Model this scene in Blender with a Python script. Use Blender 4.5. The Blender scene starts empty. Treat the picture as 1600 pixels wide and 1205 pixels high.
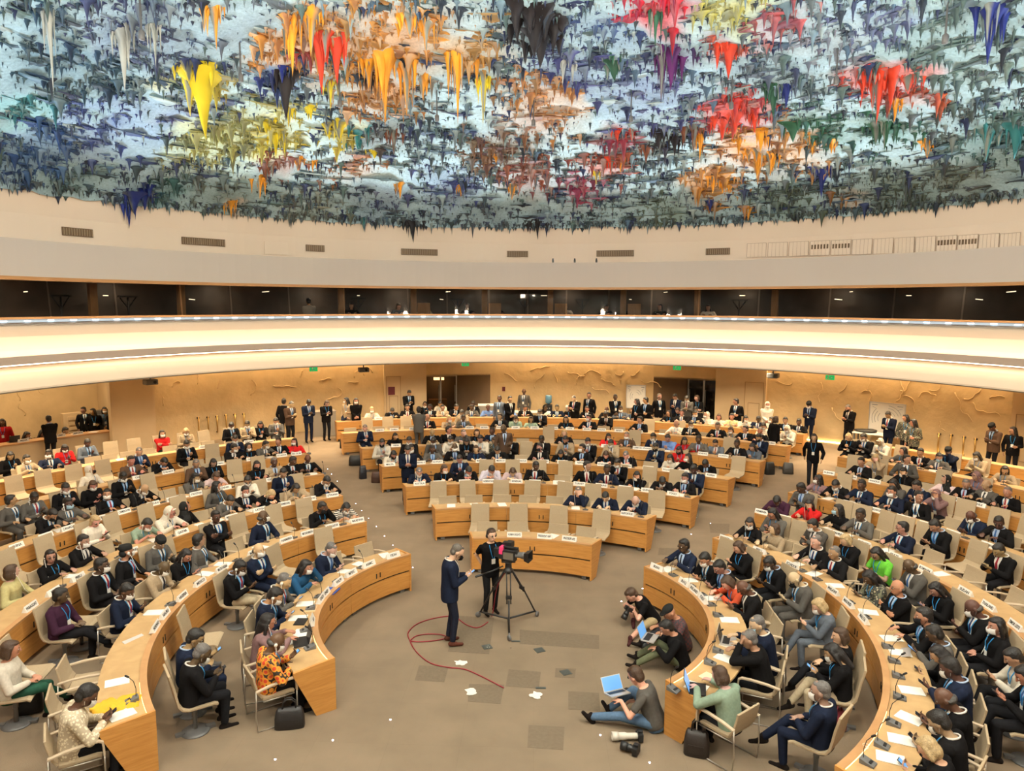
import bpy, bmesh, math, random
import numpy as np
from mathutils import Vector, Matrix, noise
R_ = math.radians
random.seed(7); rng = np.random.default_rng(7)
C = bpy.context.scene.collection
SC = bpy.context.scene
# ------------------------------------------------------------------ camera, world, light, exposure
H, F, HOR, ROLL = 6.0, 1105.0, 475.0, .0045
PITCH = math.atan((602.5-HOR)/F)
cam = bpy.data.objects.new('camera', bpy.data.cameras.new('camera')); C.objects.link(cam)
cam.data.sensor_width = 36; cam.data.sensor_fit = 'HORIZONTAL'; cam.data.lens = 36*F/1600
cam.data.clip_start = .05; cam.data.clip_end = 200
cam.matrix_world = Matrix.Translation((0, 0, H)) @ Matrix.Rotation(math.pi/2-PITCH, 4, 'X') @ Matrix.Rotation(ROLL, 4, 'Z')
SC.camera = cam
w = bpy.data.worlds.new('world'); SC.world = w; w.use_nodes = True
w.node_tree.nodes['Background'].inputs[0].default_value = (.9, .85, .8, 1)
w.node_tree.nodes['Background'].inputs[1].default_value = .02
SC.view_settings.view_transform = 'Standard'; SC.view_settings.look = 'None'
SC.view_settings.exposure = 0.33; SC.view_settings.gamma = 1
SC.view_settings.use_curve_mapping = False
SC.cycles.max_bounces = 8; SC.cycles.diffuse_bounces = 4; SC.cycles.glossy_bounces = 3
SC.cycles.transmission_bounces = 6; SC.cycles.transparent_max_bounces = 8
SC.cycles.caustics_reflective = False; SC.cycles.caustics_refractive = False
SC.cycles.use_denoising = True; SC.cycles.sample_clamp_indirect = 6
BC = Vector((.6, 13.5))            # centre of the balcony rings and the dome
BX, BY = .6, 13.5
def lamp(kind, loc, aim, energy, size, col, spot=None, blend=.5):
    d = bpy.data.lights.new('light', kind); d.energy = energy; d.color = col
    if kind == 'AREA': d.shape = 'DISK'; d.size = size
    else: d.shadow_soft_size = size
    if spot: d.spot_size = R_(spot); d.spot_blend = blend
    o = bpy.data.objects.new('light', d); C.objects.link(o); o.location = loc
    o.rotation_euler = (Vector(aim)-Vector(loc)).to_track_quat('-Z', 'Y').to_euler()
    return o
E_UP, E_DOWN_FILL, E_GLOBE_FILL, E_SOF = 860, 25, 820, 150
for k in range(28):                # dome uplights standing in the trough behind the upper fascia
    a = 2*math.pi*(k+.5)/28
    lamp('SPOT', (BX+14.4*math.sin(a), BY+14.4*math.cos(a), 7.3), (BX+3.5*math.sin(a), BY+3.5*math.cos(a), 13.2), E_UP, .3, (.80, .92, 1), 92, .9)
FILL_DOWN = [(-4.5, 9.5), (-1.5, 10), (2.5, 10), (5.8, 9.5), (-3, 5.5), (4.2, 5.5)]
for x, y in FILL_DOWN:
    lamp('SPOT', (x, y, 11.15), (BX+(x-BX)*1.35, 14.6+(y-8)*1.5, 0), E_DOWN_FILL*4, .25, (1, .80, .56), 105, .9)  # warm fill spots added out of view above the centre
FILL_GLOBES = [(-8, 4.5), (-4, 2.5), (-2.5, 7.5), (1.2, 4), (4, 7.5), (5.5, 2.5), (9.2, 4.5), (.6, 9)]
def gz(x, y): return min(10.9, 13.47-4.35*((x-BX)**2+(y-BY)**2)/228-1.0)
for x, y in FILL_GLOBES: lamp('POINT', (x, y, gz(x, y)), (x, y, 0), E_GLOBE_FILL, .22, (1, .86, .68))  # unseen point lamps added as front fill for fascia and faces
for k in range(11):                # small spots added among the ceiling relief to brighten aisles and rear rows
    a = R_(-100+20*k); x, y = BX+8.2*math.sin(a), BY+8.2*math.cos(a)
    lamp('SPOT', (x, y, 11.2), (BX+9.4*math.sin(a), BY+9.4*math.cos(a), 0), 900, .03, (1, .84, .62), 100, 1.)
SOFL = []
for rr, n in ((15.4, 26), (17.2, 30)):
    for k in range(n):
        a = R_(-100+200*(k+.5)/n); SOFL.append((BX+rr*math.sin(a), BY+rr*math.cos(a)))
for x, y in SOFL:
    lamp('SPOT', (x, y, 3.74), (x, y, 0), E_SOF*3, .25, (1, .78, .5), 120, 1.)  # unseen spots added under the soffit to light the rear rows

# ------------------------------------------------------------------ camera-ray helper used only to place things on real planes
_cp, _sp, _cr, _sr = math.cos(PITCH), math.sin(PITCH), math.cos(ROLL), math.sin(ROLL)
def ray(px, py):
    u, v = (px-800)/F, (602.5-py)/F
    u, v = _cr*u-_sr*v, _sr*u+_cr*v
    return Vector((u, _cp+v*_sp, -_sp+v*_cp))
def fz(x, y):                      # the floor rises gently away from the centre of the rings
    return .025*max(0., min(math.hypot(x, y-11.8), 22)-3.3)
def at(px, py, z=0.):              # point on the floor (+z) seen at a pixel
    d = ray(px, py); zz = z
    for _ in range(12):
        t = (zz-H)/d.z; x, y = d.x*t, d.y*t; zz = z+fz(x, y)
    return Vector((x, y, zz))
# ------------------------------------------------------------------ materials
def mat(name, col=(.5, .5, .5), rough=.6, metal=0., spec=.5, bump=0., bscale=40., vary=0., vscale=6., emit=None, estr=0., objcol=False, vcol=None, trans=0., sheen=0., coat=0.):
    m = bpy.data.materials.new(name); m.use_nodes = True; nt = m.node_tree; b = nt.nodes['Principled BSDF']
    N = nt.nodes.new; L = nt.links.new
    b.inputs['Base Color'].default_value = (*col, 1); b.inputs['Roughness'].default_value = rough
    b.inputs['Metallic'].default_value = metal; b.inputs['Specular IOR Level'].default_value = spec
    if trans: b.inputs['Transmission Weight'].default_value = trans; b.inputs['IOR'].default_value = 1.1
    if coat: b.inputs['Coat Weight'].default_value = coat
    src = None
    if objcol: n = N('ShaderNodeObjectInfo'); src = n.outputs['Color']
    if vcol: n = N('ShaderNodeVertexColor'); n.layer_name = vcol; src = n.outputs['Color']
    tc = N('ShaderNodeTexCoord')
    if vary:
        nz = N('ShaderNodeTexNoise'); nz.inputs['Scale'].default_value = vscale; nz.inputs['Detail'].default_value = 6; L(tc.outputs['Object'], nz.inputs['Vector'])
        mr = N('ShaderNodeMapRange'); mr.inputs['From Min'].default_value = .3; mr.inputs['From Max'].default_value = .7
        mr.inputs['To Min'].default_value = 1-vary; mr.inputs['To Max'].default_value = 1+vary; L(nz.outputs['Fac'], mr.inputs['Value'])
        mx = N('ShaderNodeVectorMath'); mx.operation = 'SCALE'; L(mr.outputs[0], mx.inputs['Scale'])
        if src: L(src, mx.inputs[0])
        else: mx.inputs[0].default_value = col
        src = mx.outputs[0]
    if src: L(src, b.inputs['Base Color'])
    if bump:
        nb = N('ShaderNodeTexNoise'); nb.inputs['Scale'].default_value = bscale; nb.inputs['Detail'].default_value = 5; L(tc.outputs['Object'], nb.inputs['Vector'])
        bp = N('ShaderNodeBump'); bp.inputs['Strength'].default_value = bump; bp.inputs['Distance'].default_value = .02
        L(nb.outputs['Fac'], bp.inputs['Height']); L(bp.outputs[0], b.inputs['Normal'])
    if emit: b.inputs['Emission Color'].default_value = (*emit, 1); b.inputs['Emission Strength'].default_value = estr
    return m
M = {}
M['suit'] = mat('cloth', rough=.9, objcol=True, vary=.10, vscale=30, spec=.08)
M['skin'] = mat('skin', rough=.5, objcol=True, vary=.06, vscale=12, spec=.4)
M['hair'] = mat('hair', rough=.45, objcol=True, vary=.3, vscale=60, bump=.5, bscale=120)
M['shell'] = mat('chair_fabric', (.40, .31, .20), .8, vary=.05, vscale=50, bump=.15, bscale=300, spec=.2)
M['arm'] = mat('arm_leather', (.50, .40, .28), .55, vary=.05)
M['steel'] = mat('brushed_steel', (.5, .47, .42), .35, metal=.9)
M['black'] = mat('black_plastic', (.012, .012, .013), .45)
M['grey'] = mat('grey_plastic', (.12, .12, .12), .5)
M['white'] = mat('white_paper', (.78, .76, .70), .7, spec=.2)
M['ink'] = mat('ink', (.02, .02, .02), .6)
M['gap'] = mat('dark_gap', (.01, .008, .006), .8)
M['screen'] = mat('screen', (.05, .15, .3), .3, emit=(.15, .36, .7), estr=.8)
M['alu'] = mat('aluminium', (.62, .61, .6), .35, metal=.6)
M['led'] = mat('warm_led', (1, .8, .5), emit=(1, .66, .25), estr=2.2)
M['brass'] = mat('brass', (.55, .36, .12), .3, metal=1)
M['dot'] = mat('floor_led', (1, 1, 1), emit=(.85, .8, 1), estr=12)
M['red'] = mat('red_rubber', (.25, .01, .02), .5)
def wood(name, a, b_, rough=.45, sc=(1.2, 1.2, 14)):
    m = bpy.data.materials.new(name); m.use_nodes = True; nt = m.node_tree; b = nt.nodes['Principled BSDF']; N = nt.nodes.new; L = nt.links.new
    tc = N('ShaderNodeTexCoord'); mp = N('ShaderNodeMapping'); mp.inputs['Scale'].default_value = sc; L(tc.outputs['Object'], mp.inputs[0])
    n1 = N('ShaderNodeTexNoise'); n1.inputs['Scale'].default_value = 2.2; n1.inputs['Detail'].default_value = 8; n1.inputs['Distortion'].default_value = .6; L(mp.outputs[0], n1.inputs['Vector'])
    cr = N('ShaderNodeValToRGB'); cr.color_ramp.elements[0].position = .35; cr.color_ramp.elements[1].position = .68
    cr.color_ramp.elements[0].color = (*a, 1); cr.color_ramp.elements[1].color = (*b_, 1)
    L(n1.outputs['Fac'], cr.inputs[0]); L(cr.outputs[0], b.inputs['Base Color']); b.inputs['Roughness'].default_value = rough
    return m
M['wood'] = wood('oak_veneer', (.47, .205, .045), (.58, .28, .072))
M['top'] = wood('worktop_veneer', (.44, .28, .125), (.52, .34, .16), sc=(2, 2, 2))
M['rail'] = wood('rail_wood', (.42, .22, .09), (.5, .28, .12))
M['plaster'] = mat('tan_plaster', (.58, .43, .235), .8, vary=.16, vscale=.8, bump=.9, bscale=5)
M['cream'] = mat('cream_plaster', (.66, .55, .43), .75, vary=.02, vscale=.5)
M['fascia'] = mat('grey_fascia', (.53, .495, .46), .7, vary=.02, vscale=.4)
M['ledge'] = mat('ledge_grey', (.42, .34, .28), .6)
M['cloth_pattern'] = None
# ------------------------------------------------------------------ mesh helpers
def link(name, me, m=None, parent=None, loc=None):
    o = bpy.data.objects.new(name, me); C.objects.link(o)
    if m is not None:
        for mm in (m if isinstance(m, (list, tuple)) else [m]): me.materials.append(mm)
    if parent: o.parent = parent
    if loc is not None: o.location = loc
    return o
def mesh(name, V, Fc, smooth=False):
    me = bpy.data.meshes.new(name); me.from_pydata([tuple(v) for v in V], [], Fc); me.update()
    if smooth: me.shade_smooth()
    return me
class MB:                           # collects shapes, builds ONE mesh
    def __init__(s): s.V = []; s.F = []; s.mi = []; s.sm = []
    def add(s, V, Fc, mi=0, sm=False):
        b = len(s.V); s.V += [Vector(v) for v in V]; s.F += [[b+i for i in f] for f in Fc]; s.mi += [mi]*len(Fc); s.sm += [sm]*len(Fc); return s
    def box(s, c, d, rz=0, mi=0, rx=0, ry=0):
        m = Matrix.Translation(c) @ Matrix.Rotation(rz, 4, 'Z') @ Matrix.Rotation(rx, 4, 'X') @ Matrix.Rotation(ry, 4, 'Y')
        V = [m @ Vector((sx*d[0]/2, sy*d[1]/2, sz*d[2]/2)) for sz in (-1, 1) for sy in (-1, 1) for sx in (-1, 1)]
        return s.add(V, [[0, 2, 3, 1], [4, 5, 7, 6], [0, 1, 5, 4], [2, 6, 7, 3], [0, 4, 6, 2], [1, 3, 7, 5]], mi)
    def tube(s, pts, r, n=8, mi=0, closed=False):
        pts = [Vector(p) for p in pts]; rs = r if isinstance(r, (list, tuple)) else [r]*len(pts); V = []; k = len(pts); up = None
        for i, p in enumerate(pts):
            t = (pts[(i+1) % k]-pts[i-1]) if closed else (pts[min(i+1, k-1)]-pts[max(i-1, 0)])
            t.normalize()
            a = Vector((0, 0, 1)) if abs(t.z) < .9 else Vector((1, 0, 0))
            if up is not None: a = up
            x = t.cross(a); x = x.normalized() if x.length > 1e-6 else Vector((1, 0, 0)); y = x.cross(t).normalized(); up = y
            V += [p+(x*math.cos(2*math.pi*j/n)+y*math.sin(2*math.pi*j/n))*rs[i] for j in range(n)]
        Fc = [[i*n+j, i*n+(j+1) % n, ((i+1) % k)*n+(j+1) % n, ((i+1) % k)*n+j] for i in range(k if closed else k-1) for j in range(n)]
        if not closed: Fc += [list(range(n))[::-1], [(k-1)*n+j for j in range(n)]]
        return s.add(V, Fc, mi, True)
    def lathe(s, prof, c=(0, 0, 0), n=16, mi=0, m=None):
        V = []
        for r, z in prof: V += [Vector((r*math.cos(2*math.pi*j/n), r*math.sin(2*math.pi*j/n), z)) for j in range(n)]
        m = Matrix.Translation(c) if m is None else m
        Fc = [[i*n+j, i*n+(j+1) % n, (i+1)*n+(j+1) % n, (i+1)*n+j] for i in range(len(prof)-1) for j in range(n)]
        Fc += [list(range(n))[::-1], [(len(prof)-1)*n+j for j in range(n)]]
        return s.add([m @ v for v in V], Fc, mi, True)
    def ell(s, c, r, n=12, mi=0, m=None):
        k = n//2+1; V = []
        for i in range(k+1):
            th = math.pi*i/k
            V += [Vector((math.sin(th)*math.cos(2*math.pi*j/n)*r[0], math.sin(th)*math.sin(2*math.pi*j/n)*r[1], -math.cos(th)*r[2])) for j in range(n)]
        m = (Matrix.Translation(c) if m is None else m @ Matrix.Translation(c))
        Fc = [[i*n+j, i*n+(j+1) % n, (i+1)*n+(j+1) % n, (i+1)*n+j] for i in range(k) for j in range(n)]
        return s.add([m @ v for v in V], Fc, mi, True)
    def cap(s, a, b, ra, rb=None, n=10, mi=0):
        a, b = Vector(a), Vector(b); rb = ra if rb is None else rb; t = (b-a); l = t.length
        t = t/l if l > 1e-6 else Vector((0, 0, 1)); x = t.orthogonal().normalized(); y = t.cross(x); V = []
        st = []
        for i in range(5): th = -math.pi/2+i*math.pi/8; st.append((a+t*math.sin(th)*ra, max(.0008, math.cos(th)*ra)))
        for i in range(5): th = i*math.pi/8; st.append((b+t*math.sin(th)*rb, max(.0008, math.cos(th)*rb)))
        for p, r in st: V += [p+(x*math.cos(2*math.pi*j/n)+y*math.sin(2*math.pi*j/n))*r for j in range(n)]
        k = len(st); Fc = [[i*n+j, i*n+(j+1) % n, (i+1)*n+(j+1) % n, (i+1)*n+j] for i in range(k-1) for j in range(n)]
        Fc += [list(range(n))[::-1], [(k-1)*n+j for j in range(n)]]
        return s.add(V, Fc, mi, True)
    def loft(s, rings, n=16, mi=0, m=None, pw=2.4):  # rings: (cx,cy,z,rx,ry)
        V = []
        for cx, cy, z, rx, ry in rings:
            for j in range(n):
                a = 2*math.pi*j/n; ca, sa = math.cos(a), math.sin(a)
                V.append(Vector((cx+rx*math.copysign(abs(ca)**(2/pw), ca), cy+ry*math.copysign(abs(sa)**(2/pw), sa), z)))
        if m is not None: V = [m @ v for v in V]
        k = len(rings); Fc = [[i*n+j, i*n+(j+1) % n, (i+1)*n+(j+1) % n, (i+1)*n+j] for i in range(k-1) for j in range(n)]
        Fc += [list(range(n))[::-1], [(k-1)*n+j for j in range(n)]]
        return s.add(V, Fc, mi, True)
    def me(s, name='mesh'):
        me = bpy.data.meshes.new(name); me.from_pydata([tuple(v) for v in s.V], [], s.F)
        me.polygons.foreach_set('material_index', s.mi); me.polygons.foreach_set('use_smooth', s.sm); me.update(); return me
    def build(s, name, m, parent=None, loc=None): return link(name, s.me(name), m, parent, loc)
def tag(o, label, cat, group=None, kind=None):
    if label: o['label'] = label
    if cat: o['category'] = cat
    if group: o['group'] = group
    if kind: o['kind'] = kind
    return o
def empty(name, loc, rz=0.):
    o = bpy.data.objects.new(name, None); C.objects.link(o); o.location = loc; o.rotation_euler = (0, 0, rz); o.empty_display_size = .1; return o
def struct(o): o['kind'] = 'structure'; return o
def inst(o, parent=None, col=None):
    c = o.copy(); C.objects.link(c); c.parent = parent
    if col is not None: c.color = (*col, 1)
    return c
STORE = []                           # originals that are only copied from; removed at the end
def proto(name, mb, m): o = bpy.data.objects.new(name, mb.me(name) if isinstance(mb, MB) else mb); [o.data.materials.append(x) for x in (m if isinstance(m, list) else [m])]; return o
def arc(cx, cy, r, a0, a1, n): return [(cx+r*math.sin(a0+(a1-a0)*i/n), cy+r*math.cos(a0+(a1-a0)*i/n)) for i in range(n+1)]
def sweep(mb, prof, cx, cy, a0, a1, n, mi=0, sm=True, closed_prof=True, zf=None, full=False, cap=True):
    # prof: list of (radius, z); swept round (cx,cy) between azimuths a0,a1
    k = len(prof); V = []
    for i in range(n+(0 if full else 1)):
        a = a0+(a1-a0)*i/n; s, c = math.sin(a), math.cos(a); dz = zf(cx+prof[0][0]*s, cy+prof[0][0]*c) if zf else 0
        V += [(cx+r*s, cy+r*c, z+dz) for r, z in prof]
    st = n if full else n+1; Fc = []
    for i in range(n):
        i2 = (i+1) % st
        for j in range(k if closed_prof else k-1):
            j2 = (j+1) % k; Fc.append([i*k+j, i2*k+j, i2*k+j2, i*k+j2])
    if closed_prof and not full and cap: Fc += [list(range(k)), [n*k+j for j in range(k)][::-1]]
    return mb.add(V, Fc, mi, False)
# ------------------------------------------------------------------ room shell
TAU = 2*math.pi
# floor
mb = MB(); rs = [0.01, 1.5, 3.3, 6, 10, 14, 18, 21, 25, 31]; n = 72; V = []
for r in rs: V += [(r*math.sin(TAU*j/n), 11.8+r*math.cos(TAU*j/n), fz(r*math.sin(TAU*j/n), 11.8+r*math.cos(TAU*j/n))) for j in range(n)]
mb.add(V, [[i*n+j, (i+1)*n+j, (i+1)*n+(j+1) % n, i*n+(j+1) % n][::1] for i in range(len(rs)-1) for j in range(n)])
m = bpy.data.materials.new('carpet'); m.use_nodes = True; nt = m.node_tree; b = nt.nodes['Principled BSDF']; N = nt.nodes.new; L = nt.links.new
tc = N('ShaderNodeTexCoord'); mp = N('ShaderNodeMapping'); mp.inputs['Rotation'].default_value = (0, 0, R_(2)); L(tc.outputs['Object'], mp.inputs[0])
br = N('ShaderNodeTexBrick'); br.offset = 0; br.inputs['Scale'].default_value = 1; br.inputs['Brick Width'].default_value = 1.0; br.inputs['Row Height'].default_value = 1.0
br.inputs['Mortar Size'].default_value = .002; br.inputs['Color1'].default_value = (.225, .170, .116, 1); br.inputs['Color2'].default_value = (.219, .165, .112, 1); br.inputs['Mortar'].default_value = (.195, .148, .10, 1)
L(mp.outputs[0], br.inputs['Vector'])
nz = N('ShaderNodeTexNoise'); nz.inputs['Scale'].default_value = 1.3; nz.inputs['Detail'].default_value = 9; L(tc.outputs['Object'], nz.inputs['Vector'])
mr = N('ShaderNodeMapRange'); mr.inputs['From Min'].default_value = .3; mr.inputs['From Max'].default_value = .7; mr.inputs['To Min'].default_value = .88; mr.inputs['To Max'].default_value = 1.1; L(nz.outputs['Fac'], mr.inputs[0])
sc_ = N('ShaderNodeVectorMath'); sc_.operation = 'SCALE'; L(br.outputs['Color'], sc_.inputs[0]); L(mr.outputs[0], sc_.inputs['Scale']); L(sc_.outputs[0], b.inputs['Base Color'])
nf = N('ShaderNodeTexNoise'); nf.inputs['Scale'].default_value = 160; L(tc.outputs['Object'], nf.inputs['Vector'])
bp = N('ShaderNodeBump'); bp.inputs['Strength'].default_value = .4; bp.inputs['Distance'].default_value = .01; L(nf.outputs['Fac'], bp.inputs['Height']); L(bp.outputs[0], b.inputs['Normal'])
b.inputs['Roughness'].default_value = .95; b.inputs['Specular IOR Level'].default_value = .1
M['carpet'] = m
floor = struct(mb.build('floor', m))
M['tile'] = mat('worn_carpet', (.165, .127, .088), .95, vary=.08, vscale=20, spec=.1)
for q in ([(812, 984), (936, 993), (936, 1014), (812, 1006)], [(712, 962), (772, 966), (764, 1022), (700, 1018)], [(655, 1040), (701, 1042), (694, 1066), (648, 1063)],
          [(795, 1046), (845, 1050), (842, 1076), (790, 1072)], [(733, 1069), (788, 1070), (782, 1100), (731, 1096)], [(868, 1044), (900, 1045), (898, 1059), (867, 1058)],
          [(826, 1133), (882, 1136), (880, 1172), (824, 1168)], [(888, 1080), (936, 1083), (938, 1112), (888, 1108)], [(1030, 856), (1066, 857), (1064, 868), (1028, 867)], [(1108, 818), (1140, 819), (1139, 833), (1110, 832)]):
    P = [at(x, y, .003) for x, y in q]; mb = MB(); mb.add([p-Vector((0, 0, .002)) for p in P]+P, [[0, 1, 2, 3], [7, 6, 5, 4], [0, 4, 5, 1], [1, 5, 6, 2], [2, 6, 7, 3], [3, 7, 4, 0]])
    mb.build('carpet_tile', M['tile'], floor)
# balcony rings
def ringobj(name, prof, m, n=160, a0=0, a1=TAU, parent=None, closed=True):
    mb = MB(); full = abs(a1-a0) > 6.2
    sweep(mb, prof, BX, BY, a0, a1, n, closed_prof=closed, full=full)
    for i in range(len(mb.sm)): mb.sm[i] = False
    return mb.build(name, m, parent)
bal = struct(ringobj('trim_1', [(13.5, 4.44), (13.5, 4.64), (13.56, 4.64), (13.56, 4.56), (14.15, 4.54), (14.15, 4.44)], M['ledge']))
par = struct(ringobj('trim_2', [(14.05, 4.52), (14.10, 4.75), (14.22, 5.1), (14.42, 5.40), (14.7, 5.40), (14.7, 4.3), (14.4, 4.3)], M['cream']))
soff = struct(ringobj('trim_3', [(13.42, 3.79), (13.42, 3.84), (13.60, 4.02), (13.80, 4.2), (14.1, 4.42), (14.4, 4.44), (18.5, 4.44), (18.5, 3.79)], M['cream']))
lip = struct(ringobj('trim_4', [(13.40, 3.77), (13.40, 3.80), (13.46, 3.80), (13.46, 3.77)], mat('dark_lip', (.12, .09, .06), .6)))
led1 = struct(ringobj('led_strip', [(13.66, 4.575), (13.72, 4.60), (13.78, 4.575)], mat('cove_led', (1, .9, .7), emit=(1, .84, .62), estr=24), parent=None)); led1.parent = bal; del led1['kind']
led2 = ringobj('led_strip', [(13.72, 4.40), (13.82, 4.41), (13.80, 4.39)], mat('cove_led_under', (1, .9, .7), emit=(1, .84, .62), estr=5.5)); led2.parent = bal
# blue lit strip and wooden rail below the glass
M['bluestrip'] = mat('blue_strip', (.35, .42, .48), .2, emit=(.35, .5, .62), estr=.5)
r1 = struct(ringobj('trim_5', [(14.30, 5.40), (14.30, 5.43), (14.36, 5.47), (14.36, 5.40)], mat('dark_line', (.16, .15, .14), .5)))
r2 = struct(ringobj('trim_6', [(14.34, 5.46), (14.36, 5.52), (14.5, 5.54), (14.5, 5.44)], M['bluestrip']))
r3 = struct(ringobj('trim_7', [(14.30, 5.54), (14.30, 5.60), (14.7, 5.60), (14.7, 5.54)], M['rail']))
for k in range(70):                # small cool spots set in the strip
    pass
dots = MB()
for k in range(64):
    a = R_(-80+160*(k+.5)/64); dots.box((BX+14.345*math.sin(a), BY+14.345*math.cos(a), 5.50), (.16, .02, .022), -a)
d_ = dots.build('strip_light', mat('cool_spot', (1, 1, 1), emit=(.75, .9, 1), estr=6), r2)
fas = struct(ringobj('trim_8', [(13.5, 6.63), (13.45, 7.55), (13.6, 7.55), (14.6, 6.9), (17.4, 6.9), (17.4, 6.63)], M['fascia']))
r4 = struct(ringobj('trim_9', [(13.48, 6.56), (13.48, 6.63), (14.6, 6.63), (14.6, 6.56)], M['rail']))
# interpreters' booths behind the glass
M['booth'] = mat('booth_dark', (.055, .042, .032), .5, vary=.5, vscale=1.1)
bw = struct(ringobj('wall_booths', [(16.9, 4.4), (16.9, 6.7), (17.0, 6.7), (17.0, 4.4)], M['booth'], 96))
bf = struct(ringobj('trim_10', [(14.7, 4.9), (14.7, 4.95), (17, 4.95), (17, 4.9)], M['booth'], 96))
# upper cove wall
M['cove'] = mat('cove_cream', (.86, .73, .59), .8)
cove = struct(ringobj('wall_upper', [(15.35, 6.9), (15.45, 7.6), (15.40, 8.4), (15.15, 9.2), (15.3, 9.25), (15.7, 8.4), (15.75, 6.9)], M['cove']))
tr = struct(ringobj('trim_11', [(14.0, 7.0), (14.0, 7.05), (15.4, 7.05), (15.4, 7.0)], M['fascia'], 96))
lc = ringobj('led_strip', [(14.0, 7.10), (14.06, 7.14), (14.12, 7.10)], mat('cove_led_top', (1, .9, .75), emit=(1, .84, .66), estr=230)); lc.parent = tr
def boothglass():
    gm = mat('booth_glass', (.85, .85, .85), .04, spec=.5); nt = gm.node_tree; b = nt.nodes['Principled BSDF']; out = nt.nodes['Material Output']
    tr_ = nt.nodes.new('ShaderNodeBsdfTransparent'); tr_.inputs[0].default_value = (.72, .72, .72, 1); gl = nt.nodes.new('ShaderNodeBsdfGlossy'); gl.inputs['Roughness'].default_value = .03; gl.inputs['Color'].default_value = (.6, .55, .5, 1)
    fr = nt.nodes.new('ShaderNodeFresnel'); fr.inputs[0].default_value = 1.22; mx = nt.nodes.new('ShaderNodeMixShader')
    nt.links.new(fr.outputs[0], mx.inputs[0]); nt.links.new(tr_.outputs[0], mx.inputs[1]); nt.links.new(gl.outputs[0], mx.inputs[2]); nt.links.new(mx.outputs[0], out.inputs[0]); return gm
M['bglass'] = boothglass()
gaz = [-74, -66, -58.5, -50.5, -44, -36, -28, -18.5, -12.5, -6, 0, 6, 12.5, 19, 26, 34.5, 44, 52, 60, 68, 76]
for i in range(len(gaz)-1):
    mb = MB(); a0, a1 = R_(gaz[i]+.12), R_(gaz[i+1]-.12)
    sweep(mb, [(14.42, 5.60), (14.50, 6.56), (14.512, 6.56), (14.432, 5.60)], BX, BY, a0, a1, 6)
    g = struct(mb.build('window_%d' % (i+1), M['bglass']))
M['post'] = wood('post_wood', (.30, .16, .06), (.40, .22, .09), sc=(4, 4, 1))
for k, px in enumerate((145, 283, 533, 646, 757, 860, 974, 1090, 1211)):
    # post azimuth from the opening it divides
    d = ray(px, 470); t = None
    A_, B_ = d.x*d.x+d.y*d.y, d.x*BX+d.y*BY; t = (B_+math.sqrt(B_*B_-A_*(BX*BX+BY*BY-14.9**2)))/A_
    x, y = d.x*t, d.y*t; a = math.atan2(x-BX, y-BY); mb = MB(); mb.box((0, 0, .78), (.22, .14, 1.62)); mb.box((.42, .1, .62), (.5, .04, .9)) if k in (4, 5, 6, 3) else None
    o = mb.build('booth_post', M['post'], None, (x, y, 4.955)); o.rotation_euler = (0, 0, -a); tag(o, None, None); o.name = 'trim_%d' % (20+k); struct(o)
# main wall at the back of the hall: straight-ish bays set on a ring of radius 21 about (0.3,12)
WX, WY, WR = .3, 12.0, 20.6
def wp(px, r=WR):
    d = ray(px, 640); A_, B_ = d.x*d.x+d.y*d.y, d.x*WX+d.y*WY
    t = (B_+math.sqrt(B_*B_-A_*(WX*WX+WY*WY-r*r)))/A_; return math.atan2(d.x*t-WX, d.y*t-WY)
def wxy(a, r=WR): return (WX+r*math.sin(a), WY+r*math.cos(a))
def wallseg(name, a0, a1, r=WR, m=None, z0=-.2, z1=4.44, n=None):
    mb = MB(); n = n or max(2, int(abs(a1-a0)*r/.8)); sweep(mb, [(r, z0), (r+.3, z0), (r+.3, z1), (r, z1)], WX, WY, a0, a1, n); return struct(mb.build(name, m or M['plaster']))
M['pillar'] = mat('pillar_plaster', (.56, .42, .25), .75, vary=.05, vscale=1.5)
E1a, E1b, E2a, E2b = wp(666), wp(766), wp(1020), wp(1118)
wall_back = wallseg('wall_back', E1b, E2a)
wall_left = wallseg('wall_left', wp(238), wp(600))
wall_right = wallseg('wall_right', wp(1197), wp(1588))
pl1 = wallseg('trim_40', wp(600), E1a, WR-.25, M['pillar']); pl2 = wallseg('trim_41', E2b, wp(1197), WR-.25, M['pillar'])
pl3 = wallseg('trim_42', wp(168), wp(238), WR-.35, M['pillar'])
wl2 = wallseg('wall_left_recess', R_(-100), wp(176, WR+4.5), WR+4.5, M['plaster'])
wl3 = MB(); wl3.box((0, 2.2, 2.1), (.3, 5.0, 4.7)); wl3 = struct(wl3.build('wall_recess_side', M['pillar'])); wl3.location = (*wxy(wp(214), WR), 0); wl3.rotation_euler = (0, 0, -wp(214))
pl4 = wallseg('trim_43', wp(1588), R_(80), WR-.35, M['pillar'])
wr2 = wallseg('wall_right_far', R_(80), R_(120), WR, M['plaster'])
wfr = wallseg('wall_front', R_(120), R_(260), WR, M['plaster'])
# ceiling over the last rows beyond the soffit ring and its cove light
ov = struct(ringobj('ceiling_rear', [(18.4, 4.44), (18.4, 4.5), (29, 4.5), (29, 4.44)], M['cream']))
cl = MB()
for a0, a1 in ((wp(240), wp(598)), (E1b+.005, E2a-.005), (wp(1199), wp(1586))):
    sweep(cl, [(WR-.40, 4.30), (WR-.28, 4.30), (WR-.28, 4.34), (WR-.40, 4.34)], WX, WY, a0, a1, 24)
clo = cl.build('led_strip', mat('wall_led', (1, .8, .4), emit=(1, .78, .46), estr=30), ov)
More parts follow.
